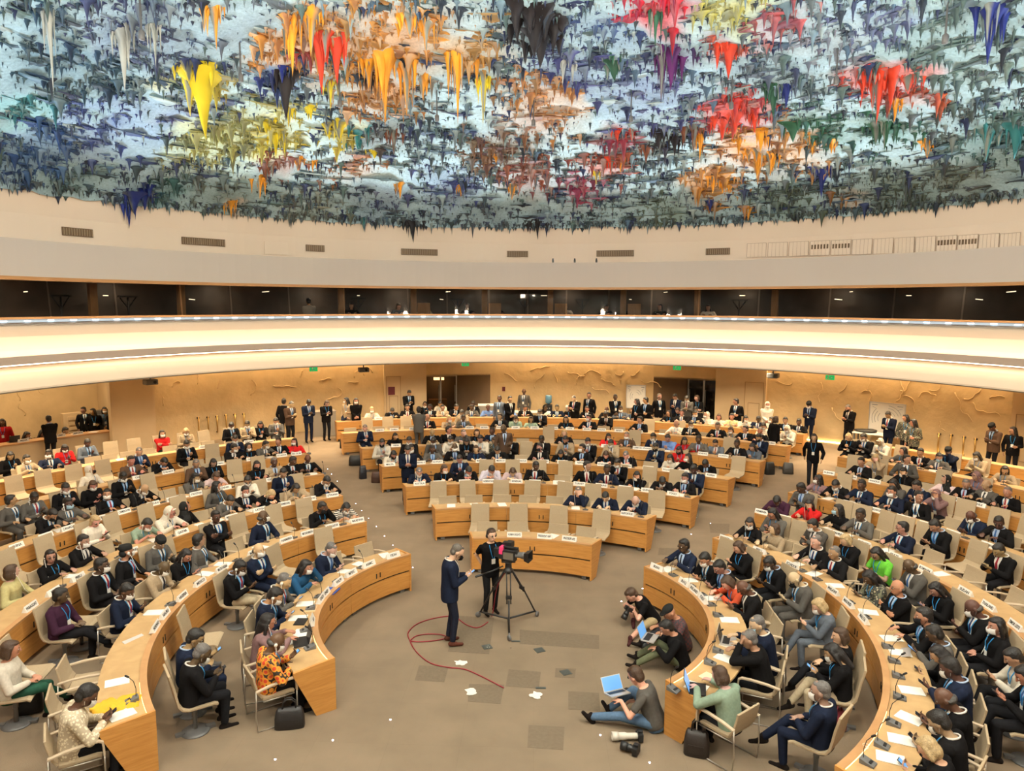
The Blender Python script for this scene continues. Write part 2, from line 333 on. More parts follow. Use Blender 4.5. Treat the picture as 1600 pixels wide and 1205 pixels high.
# warm floor wash along the foot of the right and left walls
cl = MB()
for a0, a1 in ((wp(1215), wp(1330)), (wp(1440), wp(1560))):
    x_, y_ = wxy((a0+a1)/2); zz = fz(x_, y_)
    sweep(cl, [(WR-.06, zz+.03), (WR-.01, zz+.03), (WR-.01, zz+.06), (WR-.06, zz+.06)], WX, WY, a0, a1, 12)
cl.build('foot_light', mat('foot_led', (1, .8, .4), emit=(1, .7, .3), estr=14), wall_right)
# plaster squiggles in relief on the walls
def squiggle(mb, a, z, s, r=WR, seed=0):
    rd = random.Random(seed); x, y = 0., 0.; pts = []; th = rd.choice((-.3, .4, -1.2, 1.3, -1.7))
    for i in range(rd.randint(6, 13)):
        aa = a+x/r; pts.append((WX+(r-.01)*math.sin(aa), WY+(r-.01)*math.cos(aa), z+y)); th += rd.uniform(-.8, .8); x += s*math.cos(th); y += s*math.sin(th)
    mb.tube(pts, [.012+.015*rd.random() for _ in pts], 5)
def squigs(lst, parent, r=WR):
    mb = MB()
    for i, (px, z, s) in enumerate(lst): squiggle(mb, wp(px, r), z, s, r, int(px*7+i))
    mb.build('plaster_relief', M['plaster'], parent)
squigs([(270, 2.7, .07), (310, 2.75, .09), (345, 2.9, .08), (395, 2.8, .09), (428, 2.5, .11), (470, 2.8, .07), (500, 2.6, .08), (528, 2.3, .1), (545, 2.5, .08), (570, 2.8, .1), (583, 2.9, .09), (255, 2.0, .07)], wall_left)
squigs([(788, 2.8, .06), (828, 2.9, .1), (850, 2.85, .08), (886, 2.9, .1), (912, 2.8, .09), (938, 2.6, .11), (960, 2.9, .08), (985, 2.8, .1), (925, 2.2, .1), (1000, 2.6, .1), (870, 2.4, .08), (900, 2.3, .09)], wall_back)
squigs([(1210, 2.8, .1), (1280, 2.9, .08), (1310, 2.5, .1), (1345, 2.6, .08), (1300, 1.9, .13), (1355, 2.7, .1), (1405, 2.8, .09), (1435, 2.6, .09), (1450, 2.9, .13), (1490, 2.9, .16), (1505, 2.7, .15), (1545, 2.8, .1), (1430, 2.0, .09), (1470, 1.8, .06), (1400, 2.4, .1), (1520, 2.6, .1)], wall_right)
squigs([(20, 2.6, .12), (55, 2.9, .08), (105, 2.7, .07), (130, 2.6, .06), (30, 2.0, .06)], wl2, WR+4.5)
# entries: recessed lobby with glazed doors
M['brownwall'] = mat('brown_wall', (.26, .18, .11), .6, vary=.08, vscale=2)
M['lobbyfloor'] = mat('lobby_floor', (.30, .17, .07), .25)
M['darkglass'] = mat('door_glass', (.02, .016, .012), .08, spec=.8)
def entry(a0, a1, flip, n):
    x0, y0 = wxy(a0); x1, y1 = wxy(a1); z0 = fz((x0+x1)/2, (y0+y1)/2); wdt = math.hypot(x1-x0, y1-y0); rz = math.atan2(y1-y0, x1-x0); hgt = 2.72-z0
    root = struct(empty('door_%d' % n, ((x0+x1)/2, (y0+y1)/2, z0), rz)); w2 = wdt/2; D = 2.6
    mb = MB(); mb.box((0, .15, hgt+(4.44-z0-hgt)/2+.02), (wdt+.3, .3, 4.44-z0-hgt)); mb.build('lintel', M['plaster'], root)
    mb = MB(); mb.box((0, D+.05, hgt/2), (wdt+1, .1, hgt)); mb.build('lobby_back', M['brownwall'], root)
    mb = MB()
    if not flip: mb.add([(w2, 0, 0), (w2*.02, 1.3, 0), (w2*.02, 1.3, hgt), (w2, 0, hgt), (w2+.1, .1, 0), (w2*.02+.1, 1.4, 0), (w2*.02+.1, 1.4, hgt), (w2+.1, .1, hgt)], [[0, 1, 2, 3], [4, 7, 6, 5], [0, 3, 7, 4], [1, 5, 6, 2], [3, 2, 6, 7], [0, 4, 5, 1]])
    else: mb.add([(-w2, 0, 0), (-.05, 1.3, 0), (-.05, 1.3, hgt), (-w2, 0, hgt), (-w2-.1, .1, 0), (-.15, 1.4, 0), (-.15, 1.4, hgt), (-w2-.1, .1, hgt)], [[3, 2, 1, 0], [5, 6, 7, 4], [4, 7, 3, 0], [2, 6, 5, 1], [7, 6, 2, 3], [1, 5, 4, 0]])
    mb.build('lobby_side', M['brownwall'], root)
    mb = MB(); mb.box((0, D/2, hgt+.03), (wdt+1, D, .06)); mb.build('lobby_ceiling', M['brownwall'], root)
    s = -1 if not flip else 1
    mb = MB(); mb.box((s*(w2+.55), D/2, hgt/2), (.1, D, hgt)); mb.build('lobby_end', M['brownwall'], root)
    for k in range(2):
        xx = s*(w2*.78-k*w2*.52)
        fr = MB(); y_ = 1.35
        for dx in (-w2*.25, w2*.25): fr.box((xx+dx, y_, hgt*.48), (.05, .05, hgt*.96))
        fr.box((xx, y_, hgt*.95), (w2*.5, .05, .06)); fr.box((xx, y_, .04), (w2*.5, .05, .08)); f_ = fr.build('door_frame', M['steel'], root)
        g = MB(); g.box((xx, y_, hgt*.48), (w2*.46, .015, hgt*.88)); g.build('door_glass', M['bglass'] if not flip else M['darkglass'], f_)
        hd = MB(); hd.tube([(xx+w2*.2*-s, y_-.06, .9), (xx+w2*.2*-s, y_-.06, 1.7)], .018); hd.build('door_handle', M['steel'], f_)
    return root, wdt, hgt
d1, dw1, dh1 = entry(E1a, E1b, False, 1)
d2, dw2, dh2 = entry(E2a, E2b, True, 2)
# warm light in the first lobby
lb = MB(); lb.box((-dw1*.28, 2.0, dh1-.35), (.5, .3, .10)); o = lb.build('lobby_lamp', mat('lobby_lamp', (1, .7, .3), emit=(1, .55, .2), estr=5), d1)
lb = MB(); lb.box((-dw1*.3, 2.2, .45), (.9, .5, .9)); lb.build('lobby_counter', M['wood'], d1)
lb = MB(); lb.box((0, 2.5, .6), (.3, .05, .4)); lb.box((-.25, 2.5, 1.5), (.12, .05, .6)); 
# doors in the pillars
def pillar_door(px0, px1, n, r, z_top=2.75):
    a0, a1 = wp(px0, r), wp(px1, r); x0, y0 = wxy(a0, r-.02); x1, y1 = wxy(a1, r-.02); z0 = fz((x0+x1)/2, (y0+y1)/2); wd = math.hypot(x1-x0, y1-y0); hh = z_top-z0
    root = struct(empty('door_%d' % n, ((x0+x1)/2, (y0+y1)/2, z0), math.atan2(y1-y0, x1-x0)))
    mb = MB(); mb.box((0, 0, hh/2), (wd, .04, hh)); mb.build('door_leaf', M['pillar'], root)
    mb = MB()
    for dx in (-wd/2, wd/2): mb.box((dx, -.025, hh/2), (.02, .03, hh))
    mb.box((0, -.025, hh), (wd, .03, .02)); mb.box((0, -.03, hh*.62), (wd*.6, .02, .02)); mb.box((0, -.03, hh*.2), (wd*.6, .02, .02))
    for dx in (-wd*.3, wd*.3): mb.box((dx, -.03, hh*.41), (.015, .02, hh*.42))
    mb.build('door_frame', mat('door_line', (.3, .2, .1), .7), root); return root, wd, hh
pd1, _, _ = pillar_door(604, 626, 3, WR-.25); pd2, _, _ = pillar_door(1163, 1192, 4, WR-.25); pd3, _, _ = pillar_door(1590, 1640, 5, WR-.35, 2.4)
M['signred'] = mat('sign_maroon', (.12, .012, .02), .5)
mb = MB(); mb.box((0, 0, 0), (.30, .02, .36)); o = mb.build('notice_sign', M['signred']); a = wp(612, WR-.25); x, y = wxy(a, WR-.25-.055); o.location = (x, y, 2.1); o.rotation_euler = (0, 0, -a); tag(o, 'small maroon notice on the pale door left of the glass entrance', 'sign')
# dome with its sculpted ceiling -----------------------------------------------------------
DR, DZ, DA = 15.1, 9.12, 4.35
def dome_z(r): return DZ+DA*(1-(r/DR)**2)
def on_dome(px, py):
    d = ray(px, py); t = 5.
    for _ in range(400):
        x, y, z = d.x*t, d.y*t, H+d.z*t; r = math.hypot(x-BX, y-BY)
        if y > 4 and (z >= dome_z(r) or r > DR): return x-BX, y-BY
        t += .08
    return x-BX, y-BY
BLOBS = [(315, 120, 1.0, (.80, .62, .03), .9, 'y'), (480, 60, 2.3, (.85, .36, .04), .75, 'o'), (610, 60, 2.6, (.88, .38, .03), .8, 'o'), (500, 70, 1.1, (.8, .12, .04), .9, 'r'), (720, 70, 1.9, (.85, .42, .05), .7, 'o'),
 (590, 130, 1.6, (.85, .35, .03), .8, 'o'), (350, 205, 2.8, (.62, .60, .16), .7, 'y'), (430, 215, 1.8, (.78, .66, .05), .8, 'y'), (535, 205, 1.0, (.85, .68, .04), .9, 'y'), (290, 215, 1.6, (.58, .60, .25), .6, 'y'),
 (90, 100, 4.4, (.03, .10, .17), .75, 'd'), (60, 160, 2.6, (.04, .30, .34), .6, 't'), (200, 60, 3.4, (.06, .08, .20), .7, 'd'), (170, 190, 3.0, (.05, .09, .35), .7, 'b'), (60, 220, 2.3, (.03, .12, .38), .7, 'b'), (120, 270, 1.6, (.07, .13, .12), .7, 'g'),
 (440, 110, 1.1, (.02, .04, .25), .9, 'b'), (380, 40, 2.2, (.12, .14, .22), .5, 'd'), (280, 170, 2.0, (.10, .10, .32), .6, 'b'), (640, 130, 1.1, (.35, .30, .22), .6, 'd'), (855, 155, 2.3, (.75, .32, .06), .75, 'o'), (840, 185, 1.4, (.6, .24, .06), .7, 'o'),
 (900, 110, 2.2, (.06, .06, .26), .7, 'b'), (1000, 140, 3.0, (.08, .08, .30), .6, 'b'), (1050, 80, .9, (.10, .015, .13), .95, 'p'), (1140, 75, .9, (.75, .10, .03), .9, 'r'), (1150, 175, 1.6, (.85, .06, .03), .95, 'r'), (1390, 115, 1.5, (.80, .07, .02), .95, 'r'), (1420, 135, 1.0, (.7, .12, .03), .8, 'r'),
 (1170, 230, 1.7, (.85, .34, .03), .85, 'o'), (1250, 225, 1.7, (.82, .36, .05), .7, 'o'), (1290, 200, 1.4, (.03, .16, .08), .8, 'g'), (1380, 195, 1.3, (.03, .16, .09), .8, 'g'), (970, 205, 1.0, (.5, .03, .04), .8, 'r'), (955, 255, 1.3, (.62, .12, .03), .85, 'o'), (830, 270, 1.7, (.45, .12, .05), .7, 'r'), (900, 290, 1.2, (.5, .04, .10), .6, 'r'),
 (1110, 275, 1.1, (.82, .35, .03), .8, 'o'), (790, 230, 1.8, (.35, .16, .06), .7, 'o'), (1010, 225, 1.2, (.05, .04, .04), .8, 'd'), (600, 200, 1.4, (.10, .07, .05), .8, 'd'), (560, 260, 1.5, (.7, .28, .06), .5, 'o'), (430, 255, 1.1, (.5, .14, .05), .7, 'o'), (700, 290, 2.2, (.07, .10, .38), .55, 'b'), (600, 310, 1.6, (.07, .07, .22), .6, 'b'),
 (1480, 60, 3.6, (.16, .26, .24), .6, 'g'), (1550, 200, 2.6, (.08, .18, .16), .65, 'g'), (1300, 60, 2.2, (.30, .30, .36), .5, 'd'), (1210, 30, 2.2, (.55, .12, .12), .45, 'r'), (1150, 10, 1.6, (.62, .58, .12), .8, 'y'), (1040, 5, 1.4, (.75, .01, .03), 1.0, 'r'), (960, 40, 1.6, (.05, .10, .30), .6, 'b'), (1410, 30, 2.4, (.18, .22, .42), .5, 'b'),
 (835, 40, 1.3, (.03, .02, .02), 1.0, 'k'), (1050, 330, 1.6, (.17, .22, .12), .7, 'g'), (350, 310, 2.0, (.17, .20, .14), .7, 'g'), (480, 325, 1.8, (.30, .30, .20), .6, 'g'), (1230, 315, 1.8, (.12, .16, .09), .7, 'g'), (1400, 300, 2.2, (.12, .15, .09), .8, 'g'), (1500, 280, 2.0, (.14, .15, .09), .8, 'g'), (760, 330, 1.8, (.12, .14, .16), .6, 'd'), (1340, 310, 1.0, (.6, .28, .05), .5, 'o'), (1500, 300, 1.0, (.65, .28, .04), .6, 'o'),
 (200, 305, 1.0, (.01, .02, .16), 1.0, 'b'), (270, 300, 1.2, (.02, .12, .10), .8, 'g'), (650, 345, .8, (.02, .02, .10), .9, 'd'), (840, 345, .8, (.02, .015, .12), .9, 'd'), (360, 320, .6, (.7, .32, .05), .8, 'o'), (1000, 250, 1.6, (.10, .14, .16), .5, 'd'), (1200, 110, 2.6, (.13, .17, .22), .5, 'd'), (1490, 180, 2.2, (.12, .15, .14), .5, 'd')]
BL = [(*on_dome(px, py), rad*.55, np.array(c), s, t) for px, py, rad, c, s, t in BLOBS]
_bx = np.array([b_[0] for b_ in BL]); _by = np.array([b_[1] for b_ in BL]); _br = np.array([b_[2] for b_ in BL]); _bs = 1.15*np.array([b_[4] for b_ in BL]); _bc = np.array([b_[3] for b_ in BL])
def blob_at(x, y, jit=0.):
    j1 = noise.noise(Vector((x*.9, y*.9, 3)))*.9; j2 = noise.noise(Vector((x*.9, y*.9, 9)))*.9
    d2 = ((_bx-x-j1)**2+((_by-y-j2))**2)/(_br**2); w_ = _bs*np.exp(-d2*.9); return w_
PAL = [(.36, .50, .56), (.22, .34, .42), (.10, .18, .28), (.05, .07, .16), (.06, .10, .12), (.12, .20, .20), (.03, .045, .07), (.42, .54, .56), (.16, .21, .24), (.03, .05, .14)]
def pick_col(x, y, rd):
    w_ = blob_at(x, y); k = int(np.argmax(w_))
    if rd.random() < min(.92, w_[k]*1.1): c = np.array(_bc[k])*rd.uniform(.6, 1.25)
    else:
        c = np.array(PAL[rd.randrange(len(PAL))])*rd.uniform(.7, 1.2)
    return c
# dome surface
NR, NA = 110, 300; V = []; cols = []
for i in range(NR):
    r = DR*(i+.02)/(NR-1)
    for j in range(NA):
        a = TAU*j/NA; x, y = r*math.sin(a), r*math.cos(a); nn = noise.noise(Vector((x*2.2, y*2.2, 0)))*.10+noise.noise(Vector((x*6, y*6, 5)))*.05
        V.append((BX+x, BY+y, dome_z(r)-.08+nn-(.05 if i == NR-1 else 0)))
        w_ = blob_at(x, y).max() if (y > -3) else 0; k = int(np.argmax(blob_at(x, y))) if y > -3 else 0
        base = np.array((.44, .63, .71)); n2 = .5+.5*noise.noise(Vector((x*1.7, y*1.7, 20)))
        c = base*(.8+.35*n2); t = min(.75, w_*.75)*(.45+.9*n2); c = c*(1-t)+_bc[k]*t; cols.append((*np.clip(c, 0, 1), 1))
Fc = [[i*NA+j, i*NA+(j+1) % NA, (i+1)*NA+(j+1) % NA, (i+1)*NA+j] for i in range(NR-1) for j in range(NA)]
me = mesh('dome', V, Fc, True); ca = me.color_attributes.new('paint', 'FLOAT_COLOR', 'POINT'); ca.data.foreach_set('color', np.array(cols, dtype=np.float32).ravel())
M['dome'] = mat('painted_plaster', rough=.8, vcol='paint', bump=1.0, bscale=9, spec=.2, vary=.15, vscale=14)
M['drip'] = mat('painted_drips', rough=.6, vcol='paint', spec=.3)
dome = struct(link('ceiling', me, M['dome']))
def drip(x, y, R0, Ln, rd, n=6, wide=1., flake=True):
    r = math.hypot(x, y); z0 = dome_z(min(r, DR))-.02
    if flake: prof = ((-.02, .45), (.10, 1.), (.22, .55), (.42, .30), (.68, .16))
    else: prof = ((-.02, 1.), (.07, .78), (.20, .46), (.45, .27), (.75, .13))
    V = []; a_ = rd.uniform(0, 6); el = rd.uniform(1, 1.7)*wide; ca_, sa_ = math.cos(a_), math.sin(a_)
    jag = [rd.uniform(.55, 1.35) for _ in range(n)]
    for t, q in prof:
        for j in range(n):
            th = TAU*j/n; rr = R0*q*(jag[j] if q > .4 else 1); u, v = rr*math.cos(th)*el, rr*math.sin(th)
            V.append((BX+x+u*ca_-v*sa_, BY+y+u*sa_+v*ca_, z0-Ln*t+rd.uniform(-.05, .05)*R0))
    V.append((BX+x+rd.uniform(-.1, .1)*R0, BY+y+rd.uniform(-.1, .1)*R0, z0-Ln)); k = len(prof)
    Fc = [[i*n+j, i*n+(j+1) % n, (i+1)*n+(j+1) % n, (i+1)*n+j] for i in range(k-1) for j in range(n)]+[[(k-1)*n+j, (k-1)*n+(j+1) % n, k*n] for j in range(n)]
    return V, Fc
rd = random.Random(11)
def snoise(x, y, f, s):
    v = 0
    for i, (p_, q_, r_) in enumerate(((1., .3, .1), (-.4, .9, 1.7), (.7, -.8, 3.1), (.2, 1.3, 4.9), (-1.1, -.5, 6.2))): v = v+np.sin(f*(p_*x+q_*y)+r_*s+1.3*np.sin(f*.6*(q_*x-p_*y)+s+i))
    return v/3.
NC = 110000; a_ = rng.uniform(0, TAU, NC); r_ = (DR-.1)*np.sqrt(rng.random(NC)); X = r_*np.sin(a_); Y = r_*np.cos(a_)
keep = ((Y > -2.5) | (rng.random(NC) < .15)) & (rng.random(NC) < np.clip(.60+.42*snoise(X, Y, 1.1, 2)+.2*snoise(X, Y, 3.7, 5), .10, 1.))
X, Y = X[keep], Y[keep]; nf = 1700; af = np.radians(rng.uniform(-100, 100, nf)); rf = DR+rng.uniform(-.35, .10, nf)
isf = np.r_[np.zeros(len(X), bool), np.ones(nf, bool)]; X = np.r_[X, rf*np.sin(af)]; Y = np.r_[Y, rf*np.cos(af)]; N_ = len(X)
W = np.zeros((N_, len(BL))); jx, jy = snoise(X, Y, .9, 3)*.45, snoise(X, Y, .9, 9)*.45
for k in range(len(BL)): W[:, k] = _bs[k]*np.exp(-(((_bx[k]-X-jx)**2+(_by[k]-Y-jy)**2)/_br[k]**2)*.9)
wk = W.argmax(1); wm = W.max(1); usebl = rng.random(N_) < np.minimum(.95, wm*1.35)
hot = np.array([b_[5-0] if len(b_) > 5 else 'd' for b_ in BL]); bigt = np.isin(hot[wk], ['o', 'r', 'y']) & usebl
PALn = np.array(PAL); pc = PALn[rng.integers(0, len(PAL), N_)]*rng.uniform(.7, 1.2, (N_, 1)); COL = np.where(usebl[:, None], _bc[wk]*rng.uniform(.55, 1.25, (N_, 1)), pc)
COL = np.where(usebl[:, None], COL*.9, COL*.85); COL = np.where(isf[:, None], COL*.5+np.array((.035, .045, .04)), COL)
R0 = rng.choice([.025, .035, .045, .06, .085, .14], N_, p=[.22, .25, .22, .17, .10, .04])*np.where(bigt, 1.25, 1.)*np.where(Y < 0, 2, 1); Ln = R0*rng.uniform(1.2, 4.2, N_); flk = rng.random(N_) < .38; Ln = np.where(flk, R0*rng.uniform(.35, .8, N_), Ln); R0 = np.where(flk, R0*1.8, R0)
Ln = np.where(isf, rng.uniform(.08, .26, N_)*np.where(rng.random(N_) < .08, 1.8, 1), Ln); R0 = np.where(isf, rng.uniform(.04, .11, N_), R0)
n6 = 5; prof = [(-.03, .5), (.08, 1.), (.20, .45), (.55, .20)]; zz0 = DZ+DA*(1-(np.minimum(np.hypot(X, Y), DR)/DR)**2)-.05
jag = rng.uniform(.5, 1.4, (N_, n6)); th = TAU*np.arange(n6)/n6; ta = np.arctan2(X, Y); el = np.where(flk, rng.uniform(1.6, 3.2, N_), rng.uniform(1.0, 1.7, N_)); ca_, sa_ = np.cos(-ta), np.sin(-ta); rows = []
for t_, q_ in prof:
    rr_ = R0[:, None]*q_*(jag if q_ > .4 else 1); u = rr_*np.cos(th)*el[:, None]; v = rr_*np.sin(th)
    rows.append(np.stack([BX+X[:, None]+u*ca_[:, None]-v*sa_[:, None], BY+Y[:, None]+u*sa_[:, None]+v*ca_[:, None], np.repeat((zz0-Ln*t_)[:, None], n6, 1)+rng.uniform(-.06, .06, (N_, n6))*R0[:, None]], -1))
tip = np.stack([BX+X, BY+Y, zz0-Ln], -1)[:, None, :]; VV = np.concatenate(rows+[tip], 1); nv = VV.shape[1]
quads = np.array([[i*n6+j, i*n6+(j+1) % n6, (i+1)*n6+(j+1) % n6, (i+1)*n6+j] for i in range(3) for j in range(n6)]); tris = np.array([[3*n6+j, 3*n6+(j+1) % n6, 4*n6] for j in range(n6)])
base = (np.arange(N_)*nv)[:, None, None]; Q = (quads[None]+base).reshape(-1, 4); T3 = (tris[None]+base).reshape(-1, 3)
me = bpy.data.meshes.new('plaster_drips'); me.vertices.add(N_*nv); me.vertices.foreach_set('co', VV.reshape(-1).astype(np.float32)); nl = Q.size+T3.size; me.loops.add(nl); me.loops.foreach_set('vertex_index', np.r_[Q.ravel(), T3.ravel()].astype(np.int32))
me.polygons.add(len(Q)+len(T3)); me.polygons.foreach_set('loop_start', np.r_[np.arange(len(Q))*4, Q.size+np.arange(len(T3))*3].astype(np.int32)); me.update(calc_edges=True); me.validate()
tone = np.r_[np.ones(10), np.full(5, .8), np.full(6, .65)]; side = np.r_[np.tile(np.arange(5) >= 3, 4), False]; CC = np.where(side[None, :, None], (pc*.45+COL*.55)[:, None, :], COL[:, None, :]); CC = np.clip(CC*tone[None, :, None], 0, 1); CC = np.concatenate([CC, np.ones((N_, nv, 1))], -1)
ca = me.color_attributes.new('paint', 'FLOAT_COLOR', 'POINT'); ca.data.foreach_set('color', CC.astype(np.float32).ravel())
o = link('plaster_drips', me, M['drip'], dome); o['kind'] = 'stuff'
# the hundred largest hanging cones, each its own part
BIG = [(600, 85, .55, 1.9, 'o'), (635, 95, .35, 1.5, 'o'), (575, 95, .4, .8, 'o'), (660, 115, .35, .7, 'o'), (715, 85, .32, 1.9, 'o'), (755, 110, .35, 1.5, 'y'), (745, 90, .25, .9, 'o'), (500, 50, .42, 1.5, 'r'), (525, 55, .4, 1.2, 'r'), (485, 20, .5, 1.0, 'o'), (455, 30, .35, 1.3, 'o'), (640, 20, .45, .6, 'o'), (665, 30, .35, .9, 'o'),
 (335, 5, .3, 1., 'o'), (315, 110, .75, 1.7, 'y'), (295, 98, .5, .5, 'y'), (445, 112, .45, 1.3, 'k'), (440, 103, .4, .4, 'b'), (515, 125, .3, .8, 'y'), (580, 110, .3, .6, 'k'), (75, 10, .3, 1.7, 'w'), (190, 40, .4, 1.4, 'w'), (240, 30, .25, 1., 'w'), (430, 210, .35, .7, 'y'), (415, 185, .35, .4, 'y'), (450, 165, .25, .6, 'y'), (485, 160, .3, .5, 'y'), (530, 190, .5, .6, 'y'),
 (558, 205, .55, .6, 't'), (585, 232, .35, .3, 'y'), (615, 200, .35, .8, 'n'), (415, 255, .35, .6, 'n'), (405, 278, .3, .7, 'o'), (465, 248, .25, .4, 'o'), (488, 248, .25, .4, 'o'), (625, 285, .3, .6, 'o'), (720, 285, .25, .5, 'o'), (800, 285, .3, .6, 'o'), (752, 222, .25, .6, 'n'), (775, 240, .4, .3, 'o'),
 (835, 25, 1.0, 1.0, 'k'), (845, 50, .7, .9, 'k'), (1050, 75, .5, 1.1, 'p'), (1035, 85, .25, 1.3, 'p'), (1140, 68, .4, .9, 'r'), (1025, 15, .25, .9, 'g'), (1210, 130, .4, .9, 'g'), (1230, 128, .25, .7, 'b'), (1150, 165, .65, .8, 'r'), (1130, 190, .5, .6, 'r'), (1180, 175, .3, .6, 'r'), (1375, 112, .45, 1.3, 'r'), (1395, 110, .5, .9, 'r'), (1420, 112, .4, .5, 'r'), (1365, 125, .3, .7, 'r'), (1400, 155, .3, .6, 'o'),
 (1085, 195, .4, .8, 'n'), (1095, 205, .25, .9, 'o'), (1190, 200, .35, .7, 'o'), (1170, 235, .3, .4, 'o'), (1185, 240, .4, .8, 'o'), (1205, 240, .35, .7, 'o'), (1155, 212, .25, .6, 'o'), (1240, 190, .45, .6, 'g'), (1270, 215, .3, .5, 'o'), (1300, 220, .3, .4, 'o'), (1370, 190, .4, .6, 'g'), (1385, 190, .3, .8, 'g'), (1450, 220, .3, .5, 'o'), (1030, 205, .35, .6, 'k'), (1055, 210, .35, .7, 'k'),
 (965, 200, .25, .4, 'r'), (988, 200, .25, .4, 'r'), (955, 245, .4, .6, 'r'), (970, 248, .3, .5, 'o'), (932, 265, .2, .5, 'y'), (1115, 275, .35, .6, 'o'), (1130, 278, .3, .5, 'o'), (1010, 225, .35, .6, 'n'), (1285, 265, .45, .9, 'b'), (1300, 258, .25, .5, 'b'), (1110, 310, .3, .5, 'b'), (1550, 5, .35, 1.2, 'b'), (1590, 190, .35, .9, 't'), (1545, 195, .4, .9, 't'), (960, 90, .5, .6, 'g'), (895, 95, .3, .6, 'w'), (880, 90, .3, .7, 'w'),
 (208, 300, .7, .7, 'b'), (225, 298, .6, .55, 'b'), (200, 312, .3, .9, 'b'), (360, 312, .3, .6, 'o'), (568, 340, .25, .5, 't'), (645, 345, .32, .85, 'k'), (630, 345, .3, .35, 'k'), (662, 345, .3, .4, 'k'), (840, 345, .35, .7, 'k'), (825, 345, .3, .4, 'k'), (855, 345, .25, .35, 'k'), (1170, 322, .35, .5, 'o'), (1510, 300, .35, .5, 'o'), (1470, 315, .3, .5, 'g'), (1180, 235, .3, .5, 'o'), (1040, 3, 1.2, .35, 'r'), (1075, 3, .9, .35, 'r')]
BCOL = dict(o=(.85, .36, .03), y=(.82, .66, .03), r=(.72, .06, .025), b=(.015, .03, .20), k=(.02, .017, .02), g=(.03, .12, .07), p=(.10, .012, .12), t=(.03, .20, .22), n=(.18, .06, .03), w=(.45, .48, .45))
CN = dict(o='orange', y='yellow', r='red', b='navy blue', k='black', g='dark green', p='purple', t='teal', n='brown', w='pale grey')
for px, py, R0, Ln, t in BIG[:100]:
    x, y = on_dome(px, py); V = []; Fc = []; R0 = R0*(.6 if t == 'w' else .85); c0 = np.array(BCOL[t]); cc = []
    for q in range(rd.randint(7, 11)):
        s_ = 1 if q == 0 else rd.uniform(.22, .55); ox, oy = (0, 0) if q == 0 else (rd.uniform(-1, 1)*R0*.9, rd.uniform(-.7, .7)*R0)
        v_, f_ = drip(x+ox, y+oy, R0*s_*(.62 if q == 0 else .8), Ln*(.95 if q == 0 else rd.uniform(.2, .75)), rd, 9, 1.15, False); b0 = len(V); V += v_; Fc += [[b0+i for i in f] for f in f_]
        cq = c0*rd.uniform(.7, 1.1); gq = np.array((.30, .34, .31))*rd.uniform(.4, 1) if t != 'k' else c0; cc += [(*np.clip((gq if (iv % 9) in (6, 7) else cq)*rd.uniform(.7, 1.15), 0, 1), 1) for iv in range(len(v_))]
    me = mesh('hanging_cone', V, Fc, True); ca = me.color_attributes.new('paint', 'FLOAT_COLOR', 'POINT'); ca.data.foreach_set('color', np.array(cc, dtype=np.float32).ravel())
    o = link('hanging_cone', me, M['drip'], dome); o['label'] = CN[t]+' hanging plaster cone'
# vent grilles, hatch and panels on the upper cove wall
def on_ring(px, py, R0):
    d = ray(px, py); A_, B_ = d.x*d.x+d.y*d.y, d.x*BX+d.y*BY; t = (B_+math.sqrt(B_*B_-A_*(BX*BX+BY*BY-R0*R0)))/A_
    return Vector((d.x*t, d.y*t, H+d.z*t)), math.atan2(d.x*t-BX, d.y*t-BY), t
M['vent'] = mat('vent_brown', (.16, .10, .05), .6); M['panel'] = mat('panel_line', (.5, .38, .28), .7)
VN = {121: 'at the far left', 318: 'second from the left', 492: 'beside the small hatch', 655: 'below a black hanging cone', 808: 'near the middle of the wall', 961: 'right of three small sensors', 1121: 'left of the row of panels'}
for px0, px1, py in ((98, 145, 363), (285, 352, 378), (478, 507, 388), (627, 684, 394), (792, 825, 397), (932, 990, 396), (1103, 1140, 393)):
    c, a, t = on_ring((px0+px1)/2, py, 15.36); wd = (px1-px0)/F*t; r_ = empty('vent_grille', c, -a)
    mb = MB(); mb.box((0, 0, 0), (wd, .03, .24)); mb.build('backing', M['vent'], r_)
    mb = MB(); n = int(wd/.07)
    for i in range(n): mb.box((-wd/2+wd*(i+.5)/n, -.025, 0), (.02, .03, .2))
    mb.build('slats', mat('slat', (.34, .25, .16), .6) if 'slat' not in M else M['slat'], r_); M.setdefault('slat', bpy.data.materials['slat'])
    tag(r_, 'brown slatted vent grille in the cream upper wall, '+VN[int((px0+px1)/2)], 'vent')
for i, px in enumerate(range(1182, 1600, 33)):
    c, a, t = on_ring(px, 391-(px-1182)*.032, 15.36); wd = 29/F*t; r_ = empty('wall_panel', c, -a); mb = MB()
    mb.box((0, 0, 0), (wd, .02, .5)); mb.build('panel', M['cove'], r_); mb = MB()
    for s in (-1, 1): mb.box((s*wd/2, -.012, 0), (.012, .012, .5)); mb.box((0, -.012, s*.25), (wd, .012, .012))
    for q in (-.3, -.1, .1, .3): mb.box((q*wd, -.012, 0), (.006, .008, .5))
    mb.build('groove', M['panel'], r_)
    if i in (3, 4, 9, 10):
        mb = MB()
        for q in range(6): mb.box((-wd*.4+q*wd*.16, -.02, .05), (.05, .02, .15))
        mb.build('grille', M['vent'], r_)
    tag(r_, 'cream access panel '+('with a dark slotted grille ' if i in (3, 4, 9, 10) else '')+'in the upper wall, %s of the panel row from the left' % ('first second third fourth fifth sixth seventh eighth ninth tenth eleventh twelfth thirteenth'.split()[i]), 'panel')
